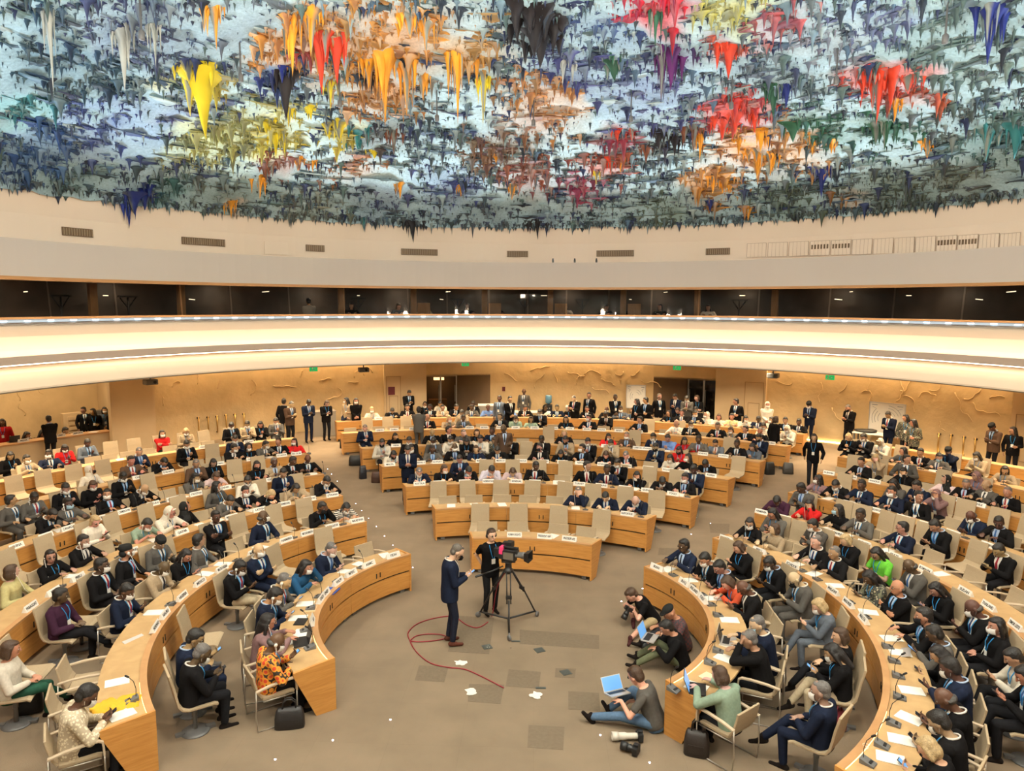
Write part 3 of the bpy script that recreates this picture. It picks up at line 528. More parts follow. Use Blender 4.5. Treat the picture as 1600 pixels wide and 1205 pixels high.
c, a, t = on_ring(432, 388, 15.36); r_ = MB(); r_.box((0, 0, 0), (.85, .02, .45)); o = r_.build('wall_hatch', M['cove'], None, c); o.rotation_euler = (0, 0, -a); tag(o, 'small cream hatch low in the upper wall, left of a short vent', 'hatch')
for i, px in enumerate((864, 898, 932)):
    c, a, t = on_ring(px, 406.5, 13.52); mb = MB(); mb.box((0, 0, .05), (.07, .07, .1)); mb.cap((0, 0, .1), (0, -.03, .13), .03)
    o = mb.build('sensor', M['black'], None, (c.x, c.y, 7.55)); o.rotation_euler = (0, 0, -a); tag(o, '%s of three tiny black sensors on the grey fascia edge' % ('left one', 'middle one', 'right one')[i], 'sensor')
fs = MB(); fs.lathe([(.05, 0), (.06, .02), (.06, .16), (.02, .2), (.02, 1.2)], n=10); fsm = fs.me('spot'); fsm.materials.append(M['grey'])
for k in range(11):
    a = R_(-100+20*k); o = bpy.data.objects.new('added_ceiling_spot', fsm); C.objects.link(o); o.location = (BX+8.2*math.sin(a), BY+8.2*math.cos(a), 11.24); tag(o, 'added small grey fill spotlight among the ceiling cones, %s from the left' % 'first second third fourth fifth sixth seventh eighth ninth tenth eleventh'.split()[k], 'light', 'added fill spotlights in the ceiling')
# bodies for the added fill globes and fill spots, all out of view
gb = MB(); gb.ell((0, 0, .42), (.16, .16, .16), 14); gb.tube([(0, 0, .58), (0, 0, .95)], .012, 5); gbm = gb.me('globe'); gbm.materials.append(mat('fill_globe_glass', (1, .95, .85), emit=(1, .86, .68), estr=6))
for i, (x, y) in enumerate(FILL_GLOBES):
    o = bpy.data.objects.new('added_globe_lamp', gbm); C.objects.link(o); o.location = (x, y, gz(x, y)); tag(o, 'added globe lamp out of view, front fill for the hall', 'light', 'added globe lamps out of view')
fx = MB(); fx.lathe([(.0, .0), (.16, .0), (.18, .04), (.18, .30), (.05, .34), (.03, .9)], n=12)
fo = fx.me('downlight'); fo.materials.append(M['grey'])
for i, (x, y) in enumerate(FILL_DOWN):
    o = bpy.data.objects.new('added_pendant_spot', fo); C.objects.link(o); o.location = (x, y, 11.2); tag(o, 'added grey pendant fill spotlight out of view under the dome', 'light', 'added pendant fill spotlights out of view')
# ------------------------------------------------------------------ people: one continuous body per pose, clothes and hair as parts
JOBS = []
def job(mb, voxel, dec, smooth=2, name='m'):
    me = mb.me(name); o = bpy.data.objects.new('tmp', me); C.objects.link(o)
    m_ = o.modifiers.new('r', 'REMESH'); m_.mode = 'VOXEL'; m_.voxel_size = voxel; m_.use_smooth_shade = True
    s_ = o.modifiers.new('s', 'SMOOTH'); s_.factor = .5; s_.iterations = smooth
    if dec < 1: d_ = o.modifiers.new('d', 'DECIMATE'); d_.ratio = dec
    JOBS.append([o, None, name]); return len(JOBS)-1
def run_jobs():
    dg = bpy.context.evaluated_depsgraph_get()
    for j in JOBS:
        if j[1] is None: me = bpy.data.meshes.new_from_object(j[0].evaluated_get(dg)); me.name = j[2]; me.materials.clear(); j[1] = me
    for j in JOBS:
        if j[0] is not None: bpy.data.objects.remove(j[0]); j[0] = None
def ik(a, c, l1, l2, hint):
    a, c, hint = Vector(a), Vector(c), Vector(hint); d = c-a; L_ = d.length; mx = (l1+l2)*.995
    if L_ > mx: c = a+d*(mx/L_); d = c-a; L_ = mx
    x = (l1*l1-l2*l2+L_*L_)/(2*L_); h2 = max(0, l1*l1-x*x); u = d/L_; h = hint-u*hint.dot(u)
    h = h.normalized() if h.length > 1e-4 else Vector((0, 0, -1))
    return a+u*x+h*math.sqrt(h2), c
def hand(mb, w, d, nrm, side, curl=.6, s=1., thin=False):
    # w wrist, d pointing direction, nrm palm normal, side +1/-1: thumb leaves the side of the palm
    d = Vector(d).normalized(); nrm = Vector(nrm); nrm = (nrm-d*nrm.dot(d)).normalized(); x = d.cross(nrm)*side
    w = Vector(w); q = .0085 if not thin else .0075
    for i, off in enumerate((-.030, -.010, .010, .030)):
        k = w+d*.085*s+x*off; mb.cap(w+x*off*.6, k, .015, .0125, 7)
        ln = (.058, .070, .066, .050)[i]*s; a1 = curl*(.5+.12*i); p = k+(d*math.cos(a1)+nrm*math.sin(a1))*ln*.5+x*(off*.12)
        a2 = curl*(1.2+.15*i); e = p+(d*math.cos(a2)+nrm*math.sin(a2))*ln*.5
        mb.cap(k, p, q+.001, q, 6); mb.cap(p, e, q, q*.8, 6)
    t0 = w+d*.022-x*.026; t1 = t0+(d*.6-x*.75+nrm*.35).normalized()*.042; t2 = t1+(d*.9-x*.15+nrm*.4).normalized()*.034
    mb.cap(t0, t1, .013, .0105, 6); mb.cap(t1, t2, .0105, .0085, 6)
TOR = [(0, 0, -.09, .150, .110), (0, 0, 0, .170, .120), (0, 0, .12, .150, .108), (0, .003, .25, .155, .112), (0, .006, .36, .178, .118), (0, 0, .435, .180, .100), (0, -.005, .475, .125, .080), (0, 0, .51, .062, .058)]
class Pose:
    def __init__(s, hip=(0, -.05, .53), lean=4, head=(15, 0), wr=((-.12, .36, .86), (.12, .36, .86)), hd=None, pn=((0, 0, -1), (0, 0, -1)), curl=(.6, .6), elh=((-1, -.5, -.8), (1, -.5, -.8)),
                 an=((-.11, .36, .09), (.11, .34, .09)), kh=((-.1, 1, 1), (.1, 1, 1)), toe=((-.05, 1, 0), (.05, 1, 0)), roll=0, yaw=0, stand=False):
        s.__dict__.update(locals())
def make_person(P, short_sleeve=False, skirt=False, shorts=False):
    TZ = 1. if P.stand else .88
    Mt = Matrix.Translation(P.hip) @ Matrix.Rotation(R_(P.yaw), 4, 'Z') @ Matrix.Rotation(R_(P.roll), 4, 'Y') @ Matrix.Rotation(-R_(P.lean), 4, 'X')
    Mh = Mt @ Matrix.Translation((0, .012+.0006*P.head[0], .525*TZ)) @ Matrix.Rotation(R_(P.lean*.6), 4, 'X') @ Matrix.Rotation(R_(P.head[1]), 4, 'Z') @ Matrix.Rotation(-R_(P.head[0]), 4, 'X') @ Matrix.Diagonal((1.09, 1.07, 1.05, 1))
    Mz = Mt @ Matrix.Diagonal((1.04, 1.06, TZ, 1)); sh = [Mt @ Vector((x*1.03, 0, .425*TZ)) for x in (-.185, .185)]; arms = []
    for i in (0, 1):
        e, w = ik(sh[i], P.wr[i], .285, .25, P.elh[i]); arms.append((sh[i], e, w))
    hips = [Mt @ Vector((x, 0, -.02)) for x in (-.09, .09)]; legs = []
    for i in (0, 1):
        k, a = ik(hips[i], P.an[i], .42, .41, P.kh[i]); legs.append((hips[i], k, a))
    B = MB(); B.loft([(c[0], c[1], c[2], c[3]*.93, c[4]*.93) for c in TOR], 14, m=Mz)
    B.cap(Mt @ Vector((0, 0, .47*TZ)), Mh @ Vector((0, .005, .06)), .056, .052)
    B.ell((0, .018, .135), (.076, .094, .110), 14, m=Mh); B.ell((0, .042, .070), (.056, .062, .062), 12, m=Mh)
    B.cap(Mh @ Vector((0, .105, .155)), Mh @ Vector((0, .125, .112)), .011, .016, 7); B.cap(Mh @ Vector((-.02, .098, .066)), Mh @ Vector((.02, .098, .066)), .0095, None, 6)
    for x in (-.078, .078): B.ell((x, .008, .118), (.012, .020, .030), 8, m=Mh)
    for i in (0, 1):
        s_, e, w = arms[i]; B.cap(s_, e, .046, .038); B.cap(e, w, .038, .026)
        dr = (w-e) if P.hd is None or P.hd[i] is None else Vector(P.hd[i]); hand(B, w, dr, P.pn[i], -1 if i == 0 else 1, P.curl[i])
        h_, k, a = legs[i]; B.cap(h_, k, .078, .052); B.cap(k, a, .052, .036); t = Vector(P.toe[i]).normalized()
        B.cap(a+Vector((0, 0, -.045))-t*.03, a+Vector((0, 0, -.055))+t*.13, .032, .026)
    J = MB(); lo = -.10 if not P.stand else -.17
    J.loft([(0, 0, lo, .178, .132), (0, 0, 0, .182, .136), (0, 0, .12, .170, .128), (0, .003, .25, .174, .130), (0, .006, .36, .194, .134), (0, 0, .435, .194, .112), (0, -.006, .480, .140, .088), (0, -.006, .505, .078, .068)], 18, m=Mz)
    for i in (0, 1):
        s_, e, w = arms[i]; J.cap(s_, e, .072, .060)
        if not short_sleeve: J.cap(e, w+(e-w).normalized()*.025, .060, .046)
        else: pass
    if short_sleeve:
        J = MB(); J.loft([(0, 0, lo, .168, .124), (0, 0, 0, .176, .128), (0, 0, .12, .160, .118), (0, .003, .25, .166, .122), (0, .006, .36, .188, .126), (0, 0, .435, .190, .108), (0, -.006, .480, .135, .084), (0, -.006, .502, .070, .062)], 18, m=Mz)
        for i in (0, 1): s_, e, w = arms[i]; J.cap(s_, s_.lerp(e, .6), .060, .056)
    T = MB(); T.loft([(0, 0, -.13, .155, .118), (0, 0, 0, .176, .126), (0, 0, .10, .156, .114)], 14, m=Mt)
    if skirt:
        for i in (0, 1): h_, k, a = legs[i]; T.cap(h_, k, .10, .085)
        T.cap((hips[0]+hips[1])/2, (legs[0][1]+legs[1][1])/2, .11, .09); kk = (legs[0][1]+legs[1][1])/2; aa = (legs[0][2]+legs[1][2])/2; T.cap(kk, kk.lerp(aa, .35), .11, .10)
    else:
        for i in (0, 1):
            h_, k, a = legs[i]; T.cap(h_, k, .092, .066)
            if not shorts: T.cap(k, a+(k-a).normalized()*.03, .064, .052)
    SS = []
    for i in (0, 1):
        S = MB(); SS.append(S); a = legs[i][2]; t = Vector(P.toe[i]).normalized(); S.cap(a+Vector((0, 0, -.04))-t*.035, a+Vector((0, 0, -.045))+t*.05, .040, .037); S.cap(a+Vector((0, 0, -.052)), a+Vector((0, 0, -.055))+t*.155, .036, .027); S.cap(a+Vector((0, 0, .02)), a+Vector((0, 0, -.04)), .041, .040)
    # shirt front, tie and lanyard lie on the jacket's chest surface
    def chest(x, z):
        zs = [0, .12, .25, .36, .435, .48, .505]; rx = [.182, .170, .174, .194, .194, .140, .078]; ry = [.136, .128, .130, .134, .112, .088, .068]
        a_, b_ = np.interp(z, zs, rx), np.interp(z, zs, ry); return Mz @ Vector((x, b_*max(0., 1-abs(x/a_)**2.4)**(1/2.4)+.004, z))
    def patch(rows, off=0., th=.006):
        mb = MB(); V = []; k = len(rows[0][1])
        for z, xs in rows: V += [chest(x, z)+(Mt.to_3x3() @ Vector((0, off, 0))) for x in xs]
        n_ = len(V); V += [v+(Mt.to_3x3() @ Vector((0, th, 0))) for v in V]; r_ = len(rows)
        Fc = [[n_+i*k+j, n_+i*k+j+1, n_+(i+1)*k+j+1, n_+(i+1)*k+j] for i in range(r_-1) for j in range(k-1)]
        ed = [i for i in range(k)]+[i*k+k-1 for i in range(1, r_)]+[(r_-1)*k+j for j in range(k-2, -1, -1)]+[i*k for i in range(r_-2, 0, -1)]
        Fc += [[ed[i], ed[(i+1) % len(ed)], n_+ed[(i+1) % len(ed)], n_+ed[i]] for i in range(len(ed))]
        mb.add(V, Fc, 0, False); return mb
    shirt = patch([(z, [-h_, -h_/2, 0, h_/2, h_]) for z, h_ in ((.498, .050), (.46, .062), (.42, .060), (.36, .050), (.28, .036), (.20, .020), (.13, .006))])
    shirt.tube([Mz @ Vector((.070*math.sin(q*TAU/14), -.008+.066*math.cos(q*TAU/14), .508-.020*math.cos(q*TAU/14))) for q in range(14)], .011, 6, closed=True)
    tie = patch([(z, [-h_, 0, h_]) for z, h_ in ((.485, .016), (.47, .012), (.36, .020), (.26, .026), (.21, .006))], .006)
    lan = MB()
    for sg in (-1, 1): lan.tube([chest(sg*x, z)+(Mt.to_3x3() @ Vector((0, .008, 0))) for x, z in ((.060, .485), (.062, .44), (.050, .36), (.026, .27), (.004, .20))], .006, 5)
    c = chest(0, .17)+(Mt.to_3x3() @ Vector((0, .012, 0))); Ml = Matrix.Translation(c) @ Mt.to_3x3().to_4x4()
    b0 = MB(); b0.box((0, 0, 0), (.075, .008, .10)); bv = [Ml @ v for v in b0.V]; lan.add(bv, b0.F, 1)
    return dict(body=job(B, .0085, .45, 1, 'body'), jacket=job(J, .013, .5, 3, 'jacket'), trousers=job(T, .014, .5, 2, 'trousers'), shoe0=job(SS[0], .011, .4, 1, 'shoe'), shoe1=job(SS[1], .011, .4, 1, 'shoe'), shirt=shirt.me('shirt_front'), tie=tie.me('tie'), lan=lan.me('lanyard'), Mh=Mh,
                hands=[arms[0][2], arms[1][2]], Mt=Mt)
lap = ((-.09, .20, .70), (.07, .22, .70)); desk = ((-.15, .34, .855), (.13, .36, .855))
inw = ((.6, .8, 0), (-.6, .8, 0))
POSES = dict(
 d0=Pose(lean=8, head=(10, 0), wr=desk, hd=((.5, 1, 0), (-.5, 1, 0))),
 d1=Pose(lean=10, head=(20, 28), wr=((-.20, .33, .855), (.07, .38, .86)), hd=((.8, 1, 0), (-.6, 1, 0))),
 d2=Pose(lean=3, head=(5, -32), wr=((-.08, .34, .855), (.2, .30, .855)), hd=((.6, 1, 0), (-.6, 1, 0)), yaw=-8),
 h0=Pose(lean=18, head=(38, 0), wr=((-.13, .38, .855), (.12, .40, .855)), hd=((.5, 1, 0), (-.5, 1, 0))),
 h1=Pose(lean=22, head=(46, 12), wr=((-.06, .38, .86), (.10, .40, .86)), hd=((.8, .6, 0), (-.8, .6, 0))),
 p0=Pose(lean=6, head=(36, 0), wr=((-.06, .27, .74), (.06, .27, .74)), hd=((.2, .9, .5), (-.2, .9, .5)), pn=((.3, -.5, .8), (-.3, -.5, .8)), curl=(.9, .9)),
 p1=Pose(lean=2, head=(30, -14), wr=((-.02, .26, .80), (.10, .22, .70)), hd=((.2, .8, .6), (-.9, .3, 0)), pn=((.2, -.6, .8), (0, 0, 1)), curl=(.9, .7)),
 f0=Pose(lean=16, head=(16, 10), wr=((-.08, .26, 1.03), (.14, .36, .86)), hd=((.25, -.35, 1), (-.7, .7, 0)), pn=((.3, -.9, -.3), (0, 0, -1)), elh=((-.4, .9, -1), (1, -.5, -.8)), curl=(.9, .6)),
 c0=Pose(lean=0, head=(8, -6), wr=((.10, .17, .80), (-.10, .20, .76)), hd=((1, .1, .1), (-1, .1, .1)), pn=((0, -1, 0), (0, -1, 0)), elh=((-1, -.1, -.6), (1, -.1, -.6)), curl=(.8, .8)),
 l0=Pose(lean=-2, head=(12, 14), wr=((-.07, .22, .68), (.09, .21, .67)), hd=((.7, .7, 0), (-.8, .5, 0)), an=((-.13, .34, .09), (-.10, .62, .30)), kh=((-.1, 1, 1), (.5, .3, 1)), toe=((-.05, 1, 0), (-.3, 1, -.3))),
 l1=Pose(lean=2, head=(34, 0), wr=((-.05, .27, .76), (.06, .27, .76)), hd=((.2, .9, .5), (-.2, .9, .5)), pn=((.3, -.5, .8), (-.3, -.5, .8)), curl=(.9, .9), an=((-.13, .34, .09), (-.10, .60, .28)), kh=((-.1, 1, 1), (.5, .3, 1)), toe=((-.05, 1, 0), (-.3, 1, -.3))),
 r0=Pose(lean=0, head=(2, 48), wr=((-.16, .22, .70), (.15, .25, .71)), hd=((.3, 1, 0), (-.4, 1, 0)), yaw=16),
 z0=Pose(lean=12, head=(20, 0), wr=((-.15, .38, .87), (.15, .38, .87)), hd=((.15, 1, -.1), (-.15, 1, -.1)), curl=(.5, .5)),
)
ST = dict(hip=(0, 0, .93), lean=1, stand=True, an=((-.10, -.01, .09), (.11, .03, .09)), kh=((0, 1, 0), (0, 1, 0)), elh=((-.6, -1, 0), (.6, -1, 0)))
POSES.update(
 so=Pose(**ST, head=(8, 0), wr=((-.03, .22, .95), (.03, .23, .97)), hd=((.8, .3, -.4), (-.8, .3, -.4)), pn=((0, -1, 0), (0, -1, 0)), curl=(.8, .8)),
 sb=Pose(**ST, head=(4, 14), wr=((-.26, .02, .84), (.26, .0, .84)), hd=((0, .1, -1), (0, .1, -1)), pn=((1, 0, 0), (-1, 0, 0)), curl=(.45, .45)),
 sp=Pose(**ST, head=(34, 0), wr=((-.06, .27, 1.14), (.06, .27, 1.14)), hd=((.3, .8, .4), (-.3, .8, .4)), pn=((.3, -.5, .8), (-.3, -.5, .8)), curl=(1., 1.)),
 sr=Pose(**ST, head=(10, -50), wr=((-.10, .22, 1.08), (.25, .05, .86)), hd=((.9, .4, .1), (0, .2, -1)), pn=((0, -1, 0), (-1, 0, 0)), curl=(.6, .5), yaw=-14),
 sk=Pose(**ST, head=(4, 6), wr=((-.34, .26, 1.20), (.10, -.17, .93)), hd=((-.2, 1, .1), (-1, -.2, -.2)), pn=((0, 0, -1), (0, 1, 0)), curl=(.9, .6)),
 sw=Pose(hip=(0, 0, .92), lean=4, stand=True, head=(6, 0), wr=((-.26, .20, .92), (.26, -.20, .90)), hd=((0, .3, -1), (0, -.3, -1)), pn=((1, 0, 0), (-1, 0, 0)), elh=((-.6, -1, 0), (.6, -1, 0)), an=((-.07, -.32, .16), (.08, .30, .09)), kh=((0, 1, 0), (0, 1, 0)), toe=((0, 1, -.3), (0, 1, 0))),
 # on the floor
 fa=Pose(hip=(0, 0, .13), lean=34, head=(34, 0), wr=((-.10, .36, .30), (.05, .34, .32)), hd=((.8, .5, 0), (-.8, .5, .1)), pn=((0, 0, 1), (0, 0, 1)), curl=(1.1, 1.1), an=((-.62, .62, .07), (.02, .34, .07)), kh=((0, .2, 1), (1, .5, .25)), toe=((-1, .6, .1), (-1, .3, 0)), elh=((-1, 0, 0), (1, 0, 0))),
 fb=Pose(hip=(0, 0, .13), lean=16, head=(30, 0), wr=((-.12, .40, .38), (.12, .40, .38)), hd=((.1, 1, -.1), (-.1, 1, -.1)), pn=((0, 0, -1), (0, 0, -1)), curl=(.5, .5), an=((-.14, .72, .10), (.14, .68, .10)), kh=((0, .2, 1), (0, .2, 1)), toe=((-.1, 1, .3), (.1, 1, .3))),
 fc=Pose(hip=(0, 0, .13), lean=20, head=(26, -20), wr=((-.12, .42, .34), (.20, .30, .20)), hd=((.3, 1, -.1), (-.1, 1, -.3)), pn=((0, 0, -1), (0, 0, -1)), curl=(.6, .6), an=((-.22, .80, .09), (.06, .62, .09)), kh=((-.4, .2, 1), (.5, .2, 1)), toe=((-.3, .8, .9), (.3, .8, .8))),
)
ASSET = {}
for k, P in POSES.items(): ASSET[k] = make_person(P)
ASSET['z0'] = make_person(POSES['z0'], skirt=False)
for k in ('d0', 'h0', 'p0', 'l0'): ASSET[k+'S'] = make_person(POSES[k], short_sleeve=True)
ASSET['sk'] = make_person(POSES['sk'], short_sleeve=True); ASSET['fa'] = make_person(POSES['fa'], short_sleeve=True, shorts=True); ASSET['fc'] = make_person(POSES['fc'], short_sleeve=True)
ASSET['soK'] = make_person(POSES['so'], skirt=True)
# hair in the head's own frame
def hj(name, fn, vox=.010): mb = MB(); fn(mb); return job(mb, vox, .5, 1, name)
def h_short(b): b.ell((0, -.008, .162), (.083, .098, .094)); b.ell((0, .034, .212), (.064, .062, .036)); b.ell((0, -.036, .105), (.076, .062, .075)); [b.cap((s*.074, .004, .15), (s*.076, .0, .125), .012) for s in (-1, 1)]
def h_thin(b): b.ell((0, -.014, .168), (.080, .092, .083)); b.ell((0, -.036, .105), (.075, .060, .065)); b.ell((0, .030, .214), (.055, .052, .026))
def h_bob(b): h_short(b); b.ell((0, -.030, .09), (.086, .078, .095)); [b.cap((s*.074, .012, .16), (s*.080, .002, .045), .024, .028) for s in (-1, 1)]
def h_long(b): h_bob(b); b.cap((0, -.055, .10), (0, -.085, -.12), .062, .045); [b.cap((s*.070, -.01, .10), (s*.085, .01, -.11), .030, .024) for s in (-1, 1)]
def h_bun(b): h_short(b); b.ell((0, -.095, .19), (.042, .040, .040))
def h_curly(b): b.ell((0, -.020, .160), (.118, .110, .110)); b.ell((0, -.045, .06), (.115, .075, .09)); [b.ell((s*.085, -.01, .08), (.038, .045, .07)) for s in (-1, 1)]
def h_bald(b): b.ell((0, -.034, .098), (.0785, .064, .048)); [b.cap((s*.076, .002, .135), (s*.077, -.02, .10), .010) for s in (-1, 1)]
def h_hijab(b): b.ell((0, -.020, .140), (.090, .100, .125)); b.ell((0, .02, .012), (.068, .070, .045)); b.loft([(0, -.01, -.16, .19, .13), (0, -.01, -.10, .17, .125), (0, -.005, -.03, .10, .10), (0, -.01, .05, .085, .085)], 14); [b.cap((s*.074, .03, .19), (s*.070, .045, .03), .018) for s in (-1, 1)]; b.cap((-.05, .075, .225), (.05, .075, .225), .016)
def h_cap(b): b.ell((0, .004, .195), (.088, .104, .062)); b.loft([(0, .004, .165, .086, .102), (0, .004, .20, .088, .104), (0, .004, .245, .075, .088)], 14); b.ell((0, -.036, .105), (.074, .060, .065))
def h_brim(b): b.ell((0, .004, .195), (.088, .104, .062)); b.ell((0, .10, .185), (.075, .075, .012))
HAIR = dict(s=hj('hair', h_short), t=hj('hair', h_thin), n=hj('hair', h_bob), l=hj('hair', h_long), u=hj('hair', h_bun), m=hj('hair', h_curly), b=hj('hair', h_bald), h=hj('headscarf', h_hijab), c=hj('cap', h_cap), k=hj('cap', h_brim))
run_jobs()
def mesh_of(j): return JOBS[j][1]
for a in ASSET.values():
    for k in ('body', 'jacket', 'trousers', 'shoe0', 'shoe1'): a[k] = mesh_of(a[k])
HAIR = {k: mesh_of(v) for k, v in HAIR.items()}
for me in HAIR.values(): me.materials.append(M['hair'])
M['scarf'] = M['suit']
HAIR['h'].materials.clear(); HAIR['h'].materials.append(M['suit']); HAIR['c'].materials.clear(); HAIR['c'].materials.append(M['suit']); HAIR['k'].materials.clear(); HAIR['k'].materials.append(M['suit'])
for a in ASSET.values():
    a['body'].materials.append(M['skin'])
    for k in ('jacket', 'trousers', 'shirt', 'tie', 'shoe0', 'shoe1', 'lan'): a[k].materials.append(M['suit'])
    a['lan'].materials.append(M['white'])
# masks, eyes, lips, brows and earpieces in head space
def mask_mesh():
    V = []; nx, nz = 8, 5
    for t_ in (0, .004):
        for i in range(nz+1):
            z = .035+.085*i/nz
            for j in range(nx+1):
                a = (j/nx-.5)*2.5; r = .074+.004*math.sin(math.pi*i/nz); x = (r-.004)*math.sin(a); pr = .148 if abs(i-2.8) < 2 else .128
                y = .018+(pr-.018+.010*math.sin(math.pi*i/nz)-.014)*max(0, math.cos(a))**.6+t_; V.append((x, y, z))
    k = nx+1; N_ = k*(nz+1); Fc = []
    for i in range(nz):
        for j in range(nx): Fc.append([N_+i*k+j, N_+i*k+j+1, N_+(i+1)*k+j+1, N_+(i+1)*k+j]); Fc.append([i*k+j, (i+1)*k+j, (i+1)*k+j+1, i*k+j+1])
    mb = MB(); mb.add(V, Fc, 0, True)
    for s in (-1, 1): mb.tube([(s*.068, .035, .105), (s*.078, .012, .135), (s*.082, -.004, .125)], .003, 4); mb.tube([(s*.066, .035, .055), (s*.078, .012, .09), (s*.082, -.004, .112)], .003, 4)
    return mb.me('face_mask')
MASK = mask_mesh(); MASK.materials.append(M['suit'])
def eyes_mesh(s):
    mb = MB()
    for s in (s,): mb.ell((s*.030, .096, .140), (.014, .010, .0075), 8, 0); mb.ell((s*.030, .1045, .140), (.006, .004, .006), 8, 1)
    return mb.me('eye')
EYES = [eyes_mesh(-1), eyes_mesh(1)]; M['ew'] = mat('eye_white', (.6, .55, .5), .3)
for e_ in EYES: e_.materials.append(M['ew']); e_.materials.append(M['ink'])
bm_ = MB(); [bm_.cap((s*.018, .107, .160), (s*.044, .096, .163), .0045, .003, 5) for s in (-1, 1)]; BROW = bm_.me('eyebrows'); BROW.materials.append(M['hair'])
bm_ = MB(); bm_.ell((0, .1065, .070), (.022, .008, .0055), 8); bm_.ell((0, .1045, .060), (.018, .009, .006), 8); LIPS = bm_.me('lips'); LIPS.materials.append(M['skin'])
bm_ = MB()
for s in (-1, 1): bm_.ell((s*.032, .112, .138), (.019, .004, .015), 8)
bm_.cap((-.012, .118, .142), (.012, .118, .142), .002); [bm_.tube([(s*.05, .108, .142), (s*.079, .02, .14)], .002, 4) for s in (-1, 1)]
GLS = bm_.me('glasses'); GLS.materials.append(mat('spectacles', (.02, .02, .02), .1, spec=.8))
bm_ = MB(); bm_.ell((.088, .010, .115), (.012, .022, .026), 8); bm_.tube([(.088, .02, .10), (.092, .05, .05), (.08, .10, -.06), (.07, .16, -.20), (.06, .24, -.30)], .0045, 5); EARP = bm_.me('earpiece'); EARP.materials.append(M['white'])
bm_ = MB(); [bm_.ell((s*.090, .006, .118), (.018, .030, .036), 10) for s in (-1, 1)]; bm_.tube([(.095*math.sin(a), .0, .13+.125*math.cos(a)) for a in [(-1.45+2.9*i/10) for i in range(11)]], .008, 6); HEADP = bm_.me('headphones'); HEADP.materials.append(M['black'])
SKIN = dict(d=(.095, .048, .028), m=(.40, .215, .13), l=(.62, .37, .25), a=(.5, .28, .18))
TOPC = dict(k=((.007, .0065, .007), 'black'), j=((.010, .014, .030), 'navy'), g=((.085, .078, .070), 'grey'), a=((.10, .115, .14), 'blue-grey'), t=((.33, .25, .16), 'beige'), w=((.60, .55, .46), 'white'), r=((.50, .018, .018), 'red'), n=((.085, .05, .032), 'brown'),
 b=((.12, .20, .42), 'blue'), u=((.040, .014, .030), 'dark purple'), e=((.24, .32, .24), 'pale green'), i=((.015, .06, .13), 'dark blue'), y=((.52, .46, .22), 'pale yellow'), p=((.52, .40, .40), 'pale pink'), c=((.14, .50, .05), 'bright green'), s=((.5, .47, .4), 'striped black and white'),
 v=((.12, .10, .07), 'patterned brown'), m=((.22, .13, .13), 'mauve'), o=((.7, .2, .02), 'orange patterned'), x=((.62, .55, .42), 'white lace'), l=((.50, .47, .55), 'lilac'), d=((.4, .3, .25), 'beige'))
TOPC['z'] = ((.45, .07, .03), 'orange')
TOPC['f'] = ((.02, .28, .12), 'green')
def pattern(kind):
    m = bpy.data.materials.new(kind); m.use_nodes = True; nt = m.node_tree; b = nt.nodes['Principled BSDF']; N = nt.nodes.new; L = nt.links.new; tc = N('ShaderNodeTexCoord'); cr = N('ShaderNodeValToRGB'); cr.color_ramp.interpolation = 'CONSTANT'
    e = cr.color_ramp.elements
    if kind == 'striped_knit':
        wv = N('ShaderNodeTexWave'); wv.bands_direction = 'Z'; wv.inputs['Scale'].default_value = 9; L(tc.outputs['Object'], wv.inputs[0]); L(wv.outputs['Fac'], cr.inputs[0]); e[0].color = (.02, .02, .02, 1); e[1].position = .5; e[1].color = (.62, .58, .5, 1)
    elif kind == 'orange_print':
        v = N('ShaderNodeTexVoronoi'); v.inputs['Scale'].default_value = 14; L(tc.outputs['Object'], v.inputs[0]); L(v.outputs['Distance'], cr.inputs[0]); e[0].color = (.65, .06, .02, 1); e[1].position = .35; e[1].color = (.75, .30, .03, 1); q = e.new(.62); q.color = (.03, .02, .015, 1)
    elif kind == 'leaf_print':
        v = N('ShaderNodeTexVoronoi'); v.inputs['Scale'].default_value = 16; L(tc.outputs['Object'], v.inputs[0]); L(v.outputs['Distance'], cr.inputs[0]); e[0].color = (.38, .33, .22, 1); e[1].position = .3; e[1].color = (.035, .035, .03, 1); q = e.new(.6); q.color = (.13, .13, .08, 1)
    elif kind == 'check_shirt':
        wv = N('ShaderNodeTexChecker'); wv.inputs['Scale'].default_value = 26; wv.inputs[1].default_value = (.10, .03, .03, 1); wv.inputs[2].default_value = (.03, .03, .035, 1); L(tc.outputs['Object'], wv.inputs[0]); L(wv.outputs[0], b.inputs['Base Color']); b.inputs['Roughness'].default_value = .85; return m
    else:
        v = N('ShaderNodeTexVoronoi'); v.inputs['Scale'].default_value = 30; L(tc.outputs['Object'], v.inputs[0]); L(v.outputs['Distance'], cr.inputs[0]); e[0].color = (.75, .68, .5, 1); e[1].position = .4; e[1].color = (.48, .40, .28, 1)
    L(cr.outputs[0], b.inputs['Base Color']); b.inputs['Roughness'].default_value = .8; return m
PAT = dict(s=pattern('striped_knit'), o=pattern('orange_print'), v=pattern('leaf_print'), x=pattern('lace_sequins'), q=pattern('check_shirt'))
PR = random.Random(5); PSUIT = {}; _patme = {}
def part(name, me, root, col=None, M_=None):
    o = bpy.data.objects.new(name, me); C.objects.link(o); o.parent = root
    if M_ is not None: o.matrix_local = M_
    if col is not None: o.color = (*col, 1)
    return o
HCOL = dict(s=(.012, .010, .009), g=(.125, .115, .108), b=(.05, .045, .04), l=(.010, .008, .008), n=(.055, .028, .014), y=(.42, .30, .15), w=(.62, .58, .50), m=(.018, .012, .010), h=(.02, .02, .02), c=(.02, .02, .02), u=(.012, .01, .01), k=(.02, .02, .02), t=(.1, .09, .08))
